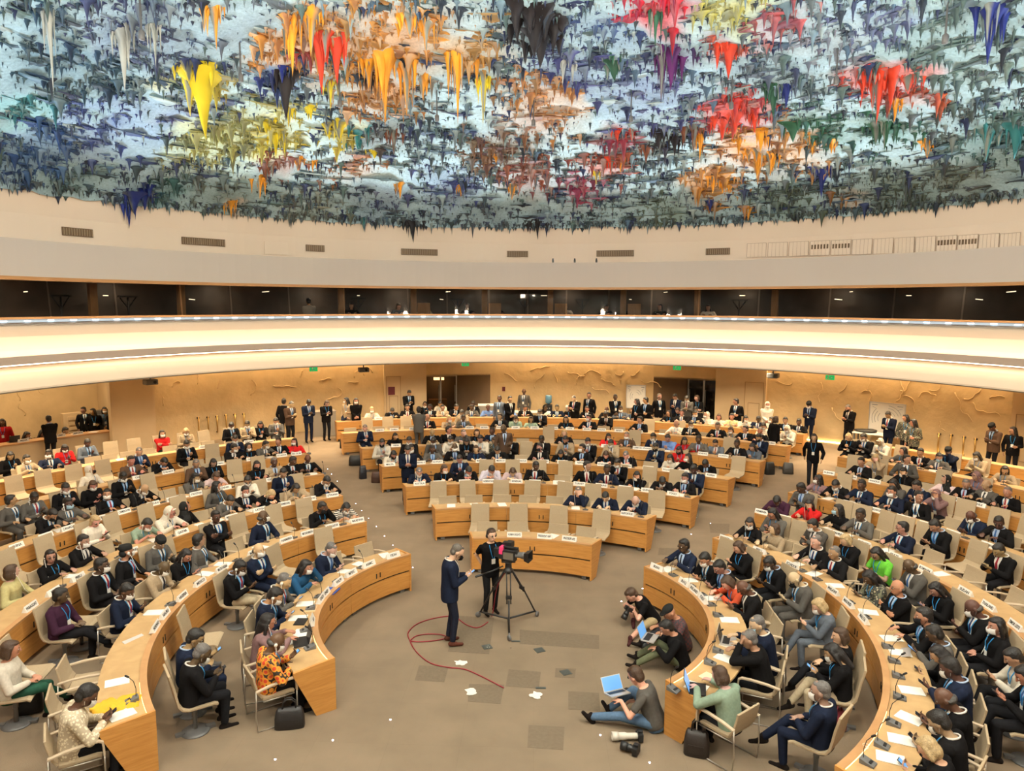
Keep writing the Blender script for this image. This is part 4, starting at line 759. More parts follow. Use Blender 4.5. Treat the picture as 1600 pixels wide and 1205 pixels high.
def person(code, loc, rz, asset, sc=1., far=False, hairc=None, trs=None, tiec=None, lany=None, glasses=None, hairk=None):
    H_, S_, T_, K_, _ = code[:5]; A = ASSET[asset]; col, cname = TOPC.get(T_, TOPC['k']); vr = PR.uniform(.8, 1.25); col = tuple(min(.9, c*vr) for c in col)
    sk = tuple(c*PR.uniform(.85, 1.15) for c in SKIN.get(S_, SKIN['m'])); sk = (sk[0], sk[1], sk[2])
    root = bpy.data.objects.new('person', A['body']); C.objects.link(root); root.location = loc; root.rotation_euler = (0, 0, rz); root.scale = (sc, sc, sc); root.color = (*sk, 1)
    suit = T_ in 'kjgatn' and H_ in 'sgbctk' and asset != 'sk' and not asset.startswith('f')
    jm = A['jacket']
    if T_ in PAT or T_ == 'q':
        key = (asset, T_)
        if key not in _patme: jm2 = jm.copy(); jm2.materials.clear(); jm2.materials.append(PAT[T_]); _patme[key] = jm2
        jm = _patme[key]
    part('jacket' if suit or (T_ in 'kjgat' and not asset.endswith('S')) else 'top', jm, root, col)
    tc_ = trs or ((.012, .012, .014) if T_ not in 'jga' else col)
    part('trousers', A['trousers'], root, tc_); part('shoe', A['shoe0'], root, (.012, .009, .008)); part('shoe', A['shoe1'], root, (.012, .009, .008))
    if suit:
        sc_ = PR.choice([(.62, .60, .56)]*3+[(.35, .45, .62)]); part('shirt_front', A['shirt'], root, sc_)
        part('tie', A['tie'], root, tiec or PR.choice([(.02, .03, .10), (.03, .03, .035), (.25, .02, .03), (.02, .02, .03), (.05, .12, .30)]))
    if (lany if lany is not None else PR.random() < .72): part('lanyard', A['lan'], root, (.04, .25, .55))
    hk = hairk or {'s': 's', 'g': 't', 'b': 'b', 'l': 'l', 'n': 'n', 'y': 'n', 'w': 'u', 'm': 'm', 'h': 'h', 'c': 'c', 'd': 'h', 'k': 'k', 'u': 'u'}[H_]
    hc = hairc or HCOL.get(H_, (.015, .012, .01)); part('headscarf' if hk == 'h' else ('cap' if hk in 'ck' else 'hair'), HAIR[hk], root, (col if (H_ == 'h' and T_ in 'wmrt') else hc), A['Mh'])
    [part('eye', e_, root, None, A['Mh']) for e_ in EYES]
    if not far: part('eyebrows', BROW, root, hc if H_ not in 'hcb' else (.02, .015, .01), A['Mh'])
    if K_ in 'wkb': part('face_mask', MASK, root, {'w': (.66, .64, .60), 'k': (.014, .014, .015), 'b': (.30, .45, .55)}[K_], A['Mh'])
    elif not far: part('lips', LIPS, root, (sk[0]*.8, sk[1]*.5, sk[2]*.5), A['Mh'])
    if glasses or (glasses is None and PR.random() < .2 and not far): part('glasses', GLS, root, None, A['Mh'])
    PSUIT[root.name] = suit; return root
def describe(H_, T_, K_, suit):
    cn = TOPC.get(T_, TOPC['k'])[1]; g = {'g': 'grey-haired', 'b': 'bald', 'l': 'long-haired', 'n': 'brown-haired', 'y': 'fair-haired', 'w': 'white-haired', 'm': 'curly-haired', 'h': 'headscarfed', 'd': 'headscarfed', 'c': 'capped', 'k': 'capped', 'u': 'dark-bunned'}.get(H_, 'short-haired')
    return g+{'w': ' white-masked', 'k': ' black-masked', 'b': ' blue-masked'}.get(K_, '')+' person', cn+(' suit' if suit else ' top')
# ------------------------------------------------------------------ furniture
BK = {'L': ((-.11, 11.83), [3.15, 5.56, 7.83, 10.21, 12.9, 15.47, 17.9]), 'R': ((.25, 11.72), [3.07, 5.49, 7.76, 10.04, 12.57, 15.09, 17.54]), 'C': ((-.22, 10.98), [4.28, 6.47, 8.65, 11.02, 13.6, 16.35, 18.78, 21.1])}
END = {'L': [(-127.9, -39.1), (-127.9, -36.7), (-128, -33.9), (-112, -32.2), (-92, -30.7), (-72, -29.8)], 'R': [(51.6, 141.5), (50.3, 141.7), (47.7, 132), (46.1, 118), (44.8, 96), (43.5, 82), (45.9, 76)],
       'C': [(-8.8, 27.3), (-15.1, 32.4), (-18.3, 34.8), (-20, 35.9), (-21, 36.4), (-22, 36.6), (-21.6, 36.4)]}
ORD = ('zeroth first second third fourth fifth sixth seventh eighth ninth tenth eleventh twelfth thirteenth fourteenth fifteenth sixteenth seventeenth eighteenth nineteenth twentieth '
       'twenty-first twenty-second twenty-third twenty-fourth twenty-fifth twenty-sixth twenty-seventh twenty-eighth twenty-ninth thirtieth thirty-first thirty-second thirty-third thirty-fourth').split()
BN = dict(L='left', R='right', C='middle')
ROWN = ['', 'front', 'second', 'third', 'fourth', 'fifth', 'sixth', 'seventh']
def rowz(b, i): (cx, cy), rad = BK[b]; return .025*max(0, rad[i]-3.3)
def desk_fn(b, i):
    (cx, cy), rad = BK[b]; r = rad[i]; a0, a1 = map(R_, END[b][i]); z = rowz(b, i); n = max(8, int((a1-a0)*r/.25))
    root = empty('curved_desk', (cx+r*math.sin((a0+a1)/2), cy+r*math.cos((a0+a1)/2), z)); off = Vector((-root.location.x, -root.location.y, 0))
    tag(root, 'long curved oak delegates desk, %s row of the %s block' % (ROWN[i+1], BN[b]), 'desk', 'curved delegates desks')
    def P(name, prof, m, aa0=a0, aa1=a1, nn=n, par=root):
        mb = MB(); sweep(mb, prof, cx, cy, aa0, aa1, nn); mb.V = [v+off for v in mb.V]; return mb.build(name, m, par)
    e = .035/r
    segs = max(1, round((a1-a0)*r/1.9))
    for k in range(segs):
        s0, s1 = a0+e+(a1-a0-2*e)*k/segs+.003/r, a0+e+(a1-a0-2*e)*(k+1)/segs-.003/r; nn = max(3, n//segs)
        P('front_panel', [(r, .46), (r+.025, .46), (r+.025, .765), (r, .765)], M['wood'], s0, s1, nn); P('kick_panel', [(r+.004, .08), (r+.03, .08), (r+.03, .425), (r+.004, .425)], M['wood'], s0, s1, nn)
        am = (s0+s1)/2; mb = MB()
        for da in (-.05, .05): a_ = am+(da+(.4 if k % 2 else -.4)*0)/r; mb.box((cx+(r-.004)*math.sin(a_)+off.x, cy+(r-.004)*math.cos(a_)+off.y, .57), (.022, .012, .10), -a_)
        mb.build('slot_handle', M['gap'], root)
        mb = MB()
        for aq in (s0+.15/r, s1-.15/r): mb.box((cx+(r+.12)*math.sin(aq)+off.x, cy+(r+.12)*math.cos(aq)+off.y, .04), (.10, .16, .08), -aq)
        mb.build('foot', M['grey'], root)
    P('dark_gap', [(r+.03, .42), (r+.035, .42), (r+.035, .47), (r+.03, .47)], M['gap'], a0+e, a1-e)
    P('ledge', [(r-.005, .768), (r-.005, .80), (r+.085, .80), (r+.085, .768)], M['rail'], a0+e*.9, a1-e*.9)
    P('worktop', [(r+.087, .735), (r+.087, .765), (r+.60, .755), (r+.60, .725)], M['top'], a0+e*.9, a1-e*.9)
    for s, a in ((0, a0), (1, a1)):
        mb = MB(); pr = [(r-.006, .0), (r-.006, .805), (r+.62, .760), (r+.62, .70), (r+.30, .0)]; aa = (a, a+e) if s == 0 else (a-e, a); sweep(mb, pr, cx, cy, aa[0], aa[1], 1); mb.V = [v+off for v in mb.V]; mb.build('end_panel', M['wood'], root)
    if i == 0 and b in 'LR' or (b, i) == ('R', 1) or (b, i) == ('L', 1):
        (s0, s1) = (a0+.06/r, a0+.9/r) if b == 'L' else (a1-(.9 if i == 0 else 1.6)/r, a1-.06/r)
        P('reading_light', [(r+.0855, .772), (r+.0855, .786), (r+.090, .786), (r+.090, .772)], M['led'], s0, s1, 12)
    return root
for b in 'LCR':
    for i in range(len(END[b])): desk_fn(b, i)
# chairs (facing +Y, origin on the floor)
def strip(mb, prof, w0, w1, th, mi=0):
    k = len(prof); V = []
    for i, (y, z) in enumerate(prof):
        p0 = prof[max(0, i-1)]; p1 = prof[min(k-1, i+1)]; ty, tz = p1[0]-p0[0], p1[1]-p0[1]; l = math.hypot(ty, tz); ny, nz = tz/l, -ty/l; w_ = w0+(w1-w0)*i/(k-1)
        for x, q in ((-w_/2, -1), (w_/2, -1), (w_/2, 1), (-w_/2, 1)): V.append((x, y+ny*th/2*q, z+nz*th/2*q))
    Fc = [[i*4+j, i*4+(j+1) % 4, (i+1)*4+(j+1) % 4, (i+1)*4+j] for i in range(k-1) for j in range(4)]+[[3, 2, 1, 0], [(k-1)*4+j for j in range(4)]]
    return mb.add(V, Fc, mi)
def bevel(me, w=.006, seg=2):
    bm = bmesh.new(); bm.from_mesh(me); bmesh.ops.recalc_face_normals(bm, faces=bm.faces)
    ed = [e for e in bm.edges if len(e.link_faces) == 2 and e.calc_face_angle(0) > .7]; bmesh.ops.bevel(bm, geom=ed, offset=w, segments=seg, affect='EDGES', profile=.5); bm.to_mesh(me); bm.free(); return me
def mk(mb, name, m, bv=0):
    me = mb.me(name); me.materials.append(m)
    if bv: bevel(me, bv)
    return me
ARM = []
ARM.append(('seat', mk(strip(MB(), [(.25, .435), (.20, .45), (.05, .445), (-.12, .44), (-.20, .45)], .50, .48, .045), 'seat', M['shell'], .01)))
ARM.append(('backrest', mk(strip(MB(), [(-.205, .47), (-.245, .53), (-.275, .62), (-.30, .72), (-.315, .81)], .49, .47, .03), 'backrest', M['shell'], .008)))
for s in (-1, 1):
    mb = MB(); x = s*.275; pts = [(-.30, .60), (-.12, .635), (.10, .655), (.22, .655), (.262, .63), (.27, .56), (.272, .46)]
    strip(mb, pts, .05, .05, .024); mb.V = [v+Vector((x, 0, 0)) for v in mb.V]; ARM.append(('armrest', mk(mb, 'armrest', M['arm'], .004)))
    mb = MB(); mb.tube([(x, .272, .47), (x, .272, .25), (x, .27, .012), (x, .0, .012), (x, -.29, .012), (x, -.31, .25), (x, -.295, .60)], .011, 6); mb.tube([(x, -.20, .43), (x, .24, .425)], .009, 5); ARM.append(('leg_frame', mk(mb, 'leg_frame', M['steel'])))
PED = [('shell', mk(strip(MB(), [(.27, .43), (.22, .455), (.06, .45), (-.10, .45), (-.18, .475), (-.225, .54), (-.25, .66), (-.275, .80), (-.31, .94), (-.325, 1.00)], .49, .44, .034), 'shell', M['shell'], .008)),
       ('column', mk(MB().lathe([(.03, .05), (.03, .25), (.038, .25), (.038, .42), (.09, .43)], n=12), 'column', M['steel'])),
       ('base', mk(MB().lathe([(.19, .0), (.19, .012), (.16, .028), (.05, .05)], n=20).box((0, .2, .02), (.07, .12, .04)).box((0, -.2, .02), (.07, .12, .04)), 'base', M['grey']))]
def chair(kind, loc, rz, label, group=None):
    root = empty('armchair' if kind == 'd' else 'pedestal_chair', loc, rz); tag(root, label, 'chair', group)
    for nm, me in (ARM if kind == 'd' else PED): part(nm, me, root)
    return root
# desk things
CON = [('body', mk(MB().add([(-.06, -.08, 0), (.06, -.08, 0), (.06, .08, 0), (-.06, .08, 0), (-.06, -.08, .02), (.06, -.08, .02), (.06, .08, .065), (-.06, .08, .065)], [[3, 2, 1, 0], [4, 5, 6, 7], [0, 1, 5, 4], [1, 2, 6, 5], [2, 3, 7, 6], [3, 0, 4, 7]]), 'body', M['grey'], .004)),
       ('gooseneck', mk(MB().tube([(0, .05, .055), (0, .055, .16), (0, .03, .27), (0, -.03, .35)], .0045, 6), 'gooseneck', M['black'])), ('microphone_head', mk(MB().cap((0, -.025, .345), (0, -.055, .37), .014), 'microphone_head', M['black'])),
       ('buttons', mk(MB().box((0, -.03, .040), (.07, .03, .01), rx=.27), 'buttons', M['black']))]
def console(loc, rz, label):
    root = empty('conference_microphone', loc, rz); tag(root, label, 'microphone', 'conference microphones on the desks')
    for nm, me in CON: part(nm, me, root)
PAPER = mk(MB().box((0, 0, .004), (.21, .297, .008)), 'paper', M['white']); CUPM = mk(MB().lathe([(.025, 0), (.034, .09), (.031, .09), (.023, .006)], n=12), 'cup', M['white'])
FOLD = {}
def flat(me, name, loc, rz, label, cat, col=None, group=None):
    o = bpy.data.objects.new(name, me); C.objects.link(o); o.location = loc; o.rotation_euler = (0, 0, rz); tag(o, label, cat, group); return o
PH = mk(MB().box((0, 0, 0), (.075, .15, .009)), 'phone_body', M['black'], .002); PHS = mk(MB().box((0, 0, .0055), (.066, .136, .002)), 'screen', M['screen'])
PHD = mk(MB().box((0, 0, .0055), (.066, .136, .002)), 'screen', mat('dark_screen', (.02, .022, .03), .15))
def phone(loc, rot, label, lit=True):
    o = bpy.data.objects.new('smartphone', PH); C.objects.link(o); o.location = loc; o.rotation_euler = rot; tag(o, label, 'phone'); part('screen', PHS if lit else PHD, o)
def laptop(loc, rz, label, open_=105, dark=False, lit=True):
    root = empty('laptop', loc, rz); tag(root, label, 'laptop'); part('keyboard_base', mk(MB().box((0, 0, .009), (.32, .22, .018)).box((0, .02, .0185), (.27, .11, .002), mi=0), 'keyboard_base', M['black'] if dark else M['alu'], .003), root)
    part('keys', mk(MB().box((0, .03, .0195), (.27, .10, .003)), 'keys', M['black']), root)
    a = R_(open_-90); mb = MB(); mb.box((0, .11+math.sin(a)*.105, .018+math.cos(a)*.105), (.32, .008, .21), rx=-a); l_ = part('lid', mk(mb, 'lid', M['black'] if dark else M['alu'], .002), root)
    mb = MB(); mb.box((0, .11+math.sin(a)*.105-.005*math.cos(a), .018+math.cos(a)*.105+.005*math.sin(a)), (.30, .002, .19), rx=-a); part('screen', mk(mb, 'screen', M['screen'] if lit else M['black']), l_)
    return root
TXT = {}
def text_me(s, size=.075, m=None, w=None):
    cu = bpy.data.curves.new('t', 'FONT'); cu.body = s; cu.size = size; cu.align_x = 'CENTER'; cu.align_y = 'CENTER'; cu.offset = .0016; cu.extrude = .001; cu.resolution_u = 2
    o = bpy.data.objects.new('t', cu); C.objects.link(o); dg = bpy.context.evaluated_depsgraph_get(); me = bpy.data.meshes.new_from_object(o.evaluated_get(dg)); bpy.data.objects.remove(o)
    xs = [v.co.x for v in me.vertices]; wd = max(xs)-min(xs) if xs else .1
    if w and wd > w:
        for v in me.vertices: v.co.x *= w/wd
    me.materials.clear(); me.materials.append(m or M['ink']); return me
NP = mk(MB().add([(-.165, -.045, 0), (.165, -.045, 0), (.165, .045, 0), (-.165, .045, 0), (-.165, 0, .105), (.165, 0, .105)], [[3, 2, 1, 0], [0, 1, 5, 4], [2, 3, 4, 5], [0, 4, 3], [1, 2, 5]]), 'card', M['white'])
def ring_angle(b, r, z, px, py=None):
    (cx, cy) = BK[b][0]; best = None
    for k in range(-1500, 1501):
        a = R_(k*.1); x, y = cx+r*math.sin(a), cy+r*math.cos(a)
        if y < 1: continue
        p = cam_px(x, y, z); c_ = abs(p[0]-px)+(abs(p[1]-py)*.5 if py is not None else 0)
        if best is None or c_ < best[0]: best = (c_, a)
    return best[1]
def cam_px(x, y, z):
    zz = z-H; dep = y*_cp-zz*_sp; v = (y*_sp+zz*_cp)/dep; u = x/dep; u, v = _cr*u+_sr*v, -_sr*u+_cr*v; return 800+F*u, 602.5-F*v
PLATES = {'L1': 'FIDH:614,869 ARMC:576,882 MPISC:548,899 WILPF:528,915 UNEP:508,938 UNDP:501,953 ILO:499,968', 'L2': 'MAURITANIA:558,816 MADAGASCAR:519,823 MYANMAR:480,834 NAMIBIA:447,846 MICRONESIA:346,892 MAURITIUS:397,869 MEXICO:312,916 NIGERIA:284,941 NAURU:257,967 NORWAY:242,987',
 'L3': 'LITHUANIA:519,774 LEBANON:484,783 LUXEMBOURG:444,791 LATVIA:405,798 MONTENEGRO:361,809 QATAR:284,827 POLAND:205,861 PERU:121,902 PERU:83,921 PARAGUAY:47,943', 'L4': 'PORTUGAL:462,742 KYRGYZSTAN:306,773 HUNGARY:270,783 HONDURAS:239,790 CAMEROON:193,799 HAITI:154,810 CANADA:106,825 CUBA:71,836 CHINA:25,850 JAPAN:352,765 KENYA:424,750',
 'L5': 'BELGIUM:463,710 GHANA:393,719 GAMBIA:366,722 GUATEMALA:341,727 GEORGIA:298,733 EL SALVADOR:263,741 CHAD:216,748 ECUADOR:440,713', 'L6': 'CROATIA:319,699 DENMARK:362,692 ESTONIA:388,688',
 'C1': 'HUMAN RIGHTS:804,841 PRESIDENT RAP:851,843 RESERVE:890,846', 'C2': 'RAPPORTEUR:980,805', 'C3': 'AUSTRIA:655,760 POLAND:686,757 ARGENTINA:726,755 UZBEKISTAN:763,755 SENEGAL:807,754 VENEZUELA:836,754 USA:873,756 TURKEY:905,757 UKRAINE:940,760 SWEDEN:976,764 GUINEA:1011,767 TOGO:1052,773',
 'C4': 'MALTA:609,727 MARSHALL IS:657,724 KUWAIT:684,723 MALAWI:752,721 MEXICO:782,721 MONGOLIA:815,721 MONTENEGRO:850,722 NAMIBIA:879,723 NEPAL:907,724 NETHERLANDS:942,726 PAKISTAN:979,730 PARAGUAY:1013,732 POLAND:1044,736 QATAR:1069,739 KOREA:1111,745',
 'C5': 'INDIA:619,697 INDONESIA:735,693 JAPAN:822,693 LIBYA:947,698 LUXEMBOURG:996,702 LITHUANIA:1011,703 HONDURAS:1099,712 KAZAKHSTAN:1130,716 IVORY COAST:1157,719', 'C6': 'GABON:593,674 GAMBIA:616,673 FRANCE:646,671 GERMANY:734,669 ERITREA:757,669 FINLAND:782,669 CUBA:806,670 CHINA:835,670 CZECHIA:865,671 COTE:890,672 BRAZIL:917,673 BOLIVIA:940,674 BENIN:967,675 ARMENIA:997,677 BAHAMAS:1204,695',
 'C7': 'AFRICA:592,655 ANGOLA:640,654', 'R1': 'IRAN:1027,883 IRAQ:1070,905 IRELAND:1086,930 ITALY:1099,955', 'R2': 'NIGER:1135,846 PERU:1187,862 ECUADOR:1238,883 MALAWI:1302,927 MADRID:1326,950 MALTA:1350,975', 'R3': 'ARMENIA:1190,800 ALGERIA:1226,810 BAHRAIN:1312,837 SINGAPORE:1351,850 BRAZIL:1399,870 ROMANIA:1447,893 SUDAN:1509,925 THAILAND:1545,948 TIMOR LESTE:1588,970',
 'R4': 'DENMARK:1328,782 EL SALVADOR:1369,795 ETHIOPIA:1412,808 GAMBIA:1447,820 GUINEA:1490,832 GUATEMALA:1545,848', 'R5': 'ALBANIA:1295,737 AUSTRALIA:1330,743 ANGOLA:1367,750 COLOMBIA:1490,776 CHILE:1530,786'}
ACR = {'C1': .66, 'L1': .8}
for key, s in PLATES.items():
    b, i = key[0], int(key[1])-1; (cx, cy), rad = BK[b]; r = rad[i]+.09; z = rowz(b, i)
    import re
    toks = re.findall(r'[A-Z][A-Z ]*:[\d.]+,[\d.]+', s)
    for tk in toks:
        nm, xy = tk.split(':'); px, py = map(float, xy.split(',')); a = ring_angle(b, r, z+.85, px, py)
        # keep the card on its desk
        root = bpy.data.objects.new('name_card', NP); C.objects.link(root); root.location = (cx+r*math.sin(a), cy+r*math.cos(a), z+.8); root.rotation_euler = (0, 0, -a)
        tag(root, 'white name card reading %s on the %s desk, %s block' % (nm, ROWN[i+1], BN[b]), 'name card'); 
        if key == 'L3' and nm == 'PERU': root['label'] += ', '+('left' if px < 100 else 'right')+' of the two'
        t = part('lettering', text_me(nm, .07, w=.28), root); t.location = (0, -.0245, .052); t.rotation_euler = (R_(67), 0, 0)
# ------------------------------------------------------------------ who sits where (angle on the row, look code)
OD, OA = .84, .56
SEATS = '''
C1a -5.5,- 3.9,- 13.1,- 22.9,-
C1d -3.9,- 4,- 14.3,- 21.2,-
C2a -12.8,- -6.7,- -0.7,- 5.3,- 11.4,- 17.5,- 23.4,- 29.4,-
C2d -11.2,- -6,- -0.2,- 4.8,- 10.4,- 15.8,gljof 21.6,sljoh 28,bljwh
C3a -7.5,smjod -3.3,- 1.4,- 5.8,- 10.2,- 19.2,smkwd 23.8,- 28.2,- 31.6,sdjod
C3d -15.2,gljwh -10.9,nlkwd -6.7,smkwh -2.4,smlwh 1.6,nlpoh 5.6,sdkod 10.2,- 14.6,smkor 18.3,sdjod 23.7,lmkwf 28.1,sdkwh 31.9,smkwd
C4a -18.4,smwkp -14.4,smkwd -10.8,sdgwd -8.2,smwwd -5.9,lmkoh -3.7,smwod -1.5,nmvod 0.8,smkod 3,- 5.6,sdkod 9.2,smtkd 12.6,smkwd 16,smtwd 22.6,smjkd 26,lmrkd 33.8,-
C4d -17.8,lmwkh -14.9,smkwd -11.5,sdgod -8,bdkwd -4.6,nljod -1.1,smkoh 2.7,- 5.6,smkkd 8.9,lmkoh 12.3,smkwd 16,nlkoh 19.3,glkoh 22.5,- 26,lmwwp 28.6,lmkwd 31.5,sdkoh
C5a -19.3,gljod 5.9,- 17.6,- 29.9,- 33.9,smjkd
C5d -15.9,lmkof -10.6,bmkod -8.3,smkor -6.2,glgof -4.2,nlkod -1.9,sdjod 2.5,- 8.5,ylkod 10.5,- 14.7,lmrwd 17.4,gmnwd 21.2,smjwp 23.2,smbop 25.3,lmrod 27.3,sdgod 29.6,smaop 32.4,sdkod 34.5,lmaop
C6a -18,- -15.5,- -13.1,- -5.8,smtwd 4.4,smkwd 13,sdkod 18.3,- 22.2,- 32.4,smwwd 35.1,hmwwp
C6d -20.5,- -16.9,- -14.9,- -12.9,- -10.5,bmkod -7.8,yltwd -5.8,sdgod -3.4,- -0.8,smkod 1.2,lmewp 3.3,lmeod 6.3,- 8,lmkod 11.1,smkwd 12.9,- 15,- 17.8,smkod 20.8,- 22.5,bmwod 24.2,smkwd 25.9,- 27.6,smkod 29.3,nltwp 31,smkod 32.7,gmkod
C7a -10.2,hmkwd -8.3,smwod -4.2,sdkod 21.1,nlkod 23.2,smkod
C7d -19.9,smjwd -17,ylwwd -14.6,smkkh -12.6,smkod -9.7,sdkod -8.2,smtod -6.5,smkod -4.5,sdgod -2.4,gdbod 0.1,smbod 2.3,smkod 4.8,ddwod 6.4,smjod 8.1,lmkod 10.2,smkod 12.7,bdkwd 14.4,sdawd 15.9,nlaod 17.4,smkwd 18.9,- 20.4,lmkod 21.9,smkod 23.4,smkwd 24.9,hmwwd 26.3,nmwod 27.8,smyod 29.3,lmwwd 30.8,sdjod 32.3,lmwwd 33.8,smkod 35.3,sdkod
L1a -120.9,gdkwp -115.1,smjwp -99,- -82.2,sdkwlK -73.4,bljwc -64.3,- -50.6,-
L1d -123,bdowp -112.3,lmmod -97.9,smjwp -89.4,glgop -76.8,lmiwf -63.9,gljwp -56.6,- -45.9,-
L2a -110.2,nmwolG -105.7,- -96.1,sdupl -92.1,- -86.6,sdkwl -81.1,cmkwr -74.4,cmgop -70.4,- -62.2,sdkoc -56.1,- -48.8,- -42.7,-
L2d -125.7,sdxwp -116.7,- -109.4,- -94.4,sdjwp -84.6,bdtwp -77.6,lmkol -73.1,smgor -62.3,- -57.7,bdjwr -53.2,- -44.7,sdkkf -38.9,lmswh
L3a -80.8,- -75.8,- -70.2,ylwod -66.1,- -61.1,- -56.3,- -51.2,lmgwr -46.2,smwwd -43.2,- -40.2,smjod -37.1,-
L3d -89,nlyor -82.8,lmkod -78,smkwd -72.6,- -68.2,smewh -63.7,hmwod -60.3,hmkor -56.9,- -53.5,smgoh -50,smkwd -46.4,ylkoh -41.2,lmtoh -35.6,smkwh
L4a -69.8,smgor -67.4,sdgod -63.8,smkwd -60.6,nmkwd -56.9,sdkwd -52.9,- -47.4,gmnod -45.1,lmkod -41.9,- -38.3,-
L4d -70.6,smkkh -67.9,sdgbd -65.2,- -62.5,smkwd -58.5,bmkwh -53.7,- -50.9,lmgwd -47.9,nmpoh -41.4,lmkkd -38.8,gdtod -36.1,sdkod -33.5,bdkod
L5a -62.5,- -59.6,- -56.7,- -53.4,- -49.9,gljod -44.3,smkwd -41,- -38.3,smjwd
L5d -57.5,hmwkr -52.9,smnod -49.4,smkoh -44.5,- -42.4,- -40.2,smkwd -38.1,mmkwd -36,smgwd -33.9,smkod -31.7,lmrwd
L6a -59.1,lmkod -54.1,ldrwd -51.9,sdaod -49.4,- -46.9,- -44.1,lmrwc -41.5,ymtwd -39.1,- -36.3,sdkwd -34.4,smtwp -32.8,lmkod -30.9,smgwd
L6d -59.3,smtwd -57,sdjwd -52.4,- -50.6,- -48.8,- -46.7,- -44.2,- -41.7,- -39.7,-
R1a 56.1,- 64.1,nlkop 75.4,sdkwp 85.9,blgkp 97.2,ylawl 110.9,nlkol 117.1,lmkwlK 132.4,gmjwl
R1d 57.5,sdjod 67.2,smkwp 74.6,smkop 82.1,nlzhh 89.6,bdkop 97,- 112.6,gljbd 120,gmkof 137.8,nleoz
R2a 54.4,lmgod 58.4,- 62.9,smgwd 69.8,ylkod 76.7,lmcop 83.7,bdgod 90,lmkop 98.6,bdkwd 102.7,lmkwl 110.4,smwol 115.7,smkol
R2d 54.5,lmkwd 60,nltod 64.7,- 70.5,glkod 75.1,gmkod 80.9,- 85.5,ldvop 91.5,bmkoc 102.1,smkkd 106.7,sdgop 111.3,lmkop 117.4,sdjwp 124.6,bdkop 130.4,smkwp 135,ylkop
R3a 50.1,sdgod 55.7,- 58.8,- 61.9,- 65,- 68.1,- 71.2,smkop 75.1,- 80.1,smkol
R3d 49.4,sduoh 54.9,lmrof 59.5,lmkbd 63.5,sdgod 66.8,- 70.4,smjgd 73.8,- 80.2,- 86.9,- 90.3,-
R4a 48.8,- 56.2,lmgkd 59.1,smjod 61.6,hmmwf 64.1,- 67.9,- 70.6,-
R4d 48.6,ldmwd 51.6,smkwh 54.9,sdjod 59.1,smjwd 62.2,smkor 66.2,- 69.7,bdjwp 72.9,sdkod
R5a 46.1,- 48.9,yltof 52.1,smgor 55.7,- 59.9,hmmod
R5d 46.1,- 49,smkod 52.2,- 54.3,smkwf 56.5,- 58.9,hmpod 61.1,gmkod 63.3,bmgod 65.5,gmkod 67.6,-
R6a 42.6,ylkod 44.3,smkwd 46.1,hmwod 47.8,- 53.1,cdjof 55.8,lmtwd
R6d 47.9,- 49.8,lmgod 51.6,smkod 53.5,smgbd 60,lmtod
'''
rr = random.Random(21); ei = 0; hh = {}; seat_no = {}
VARI = dict(d=['d0', 'd1', 'd2', 'd0'], h=['h0', 'h1'], p=['p0', 'p1'], f=['f0'], c=['c0'], l=['l0', 'l1'], r=['r0'], w=['d1'], z=['z0'], o=['d0'])
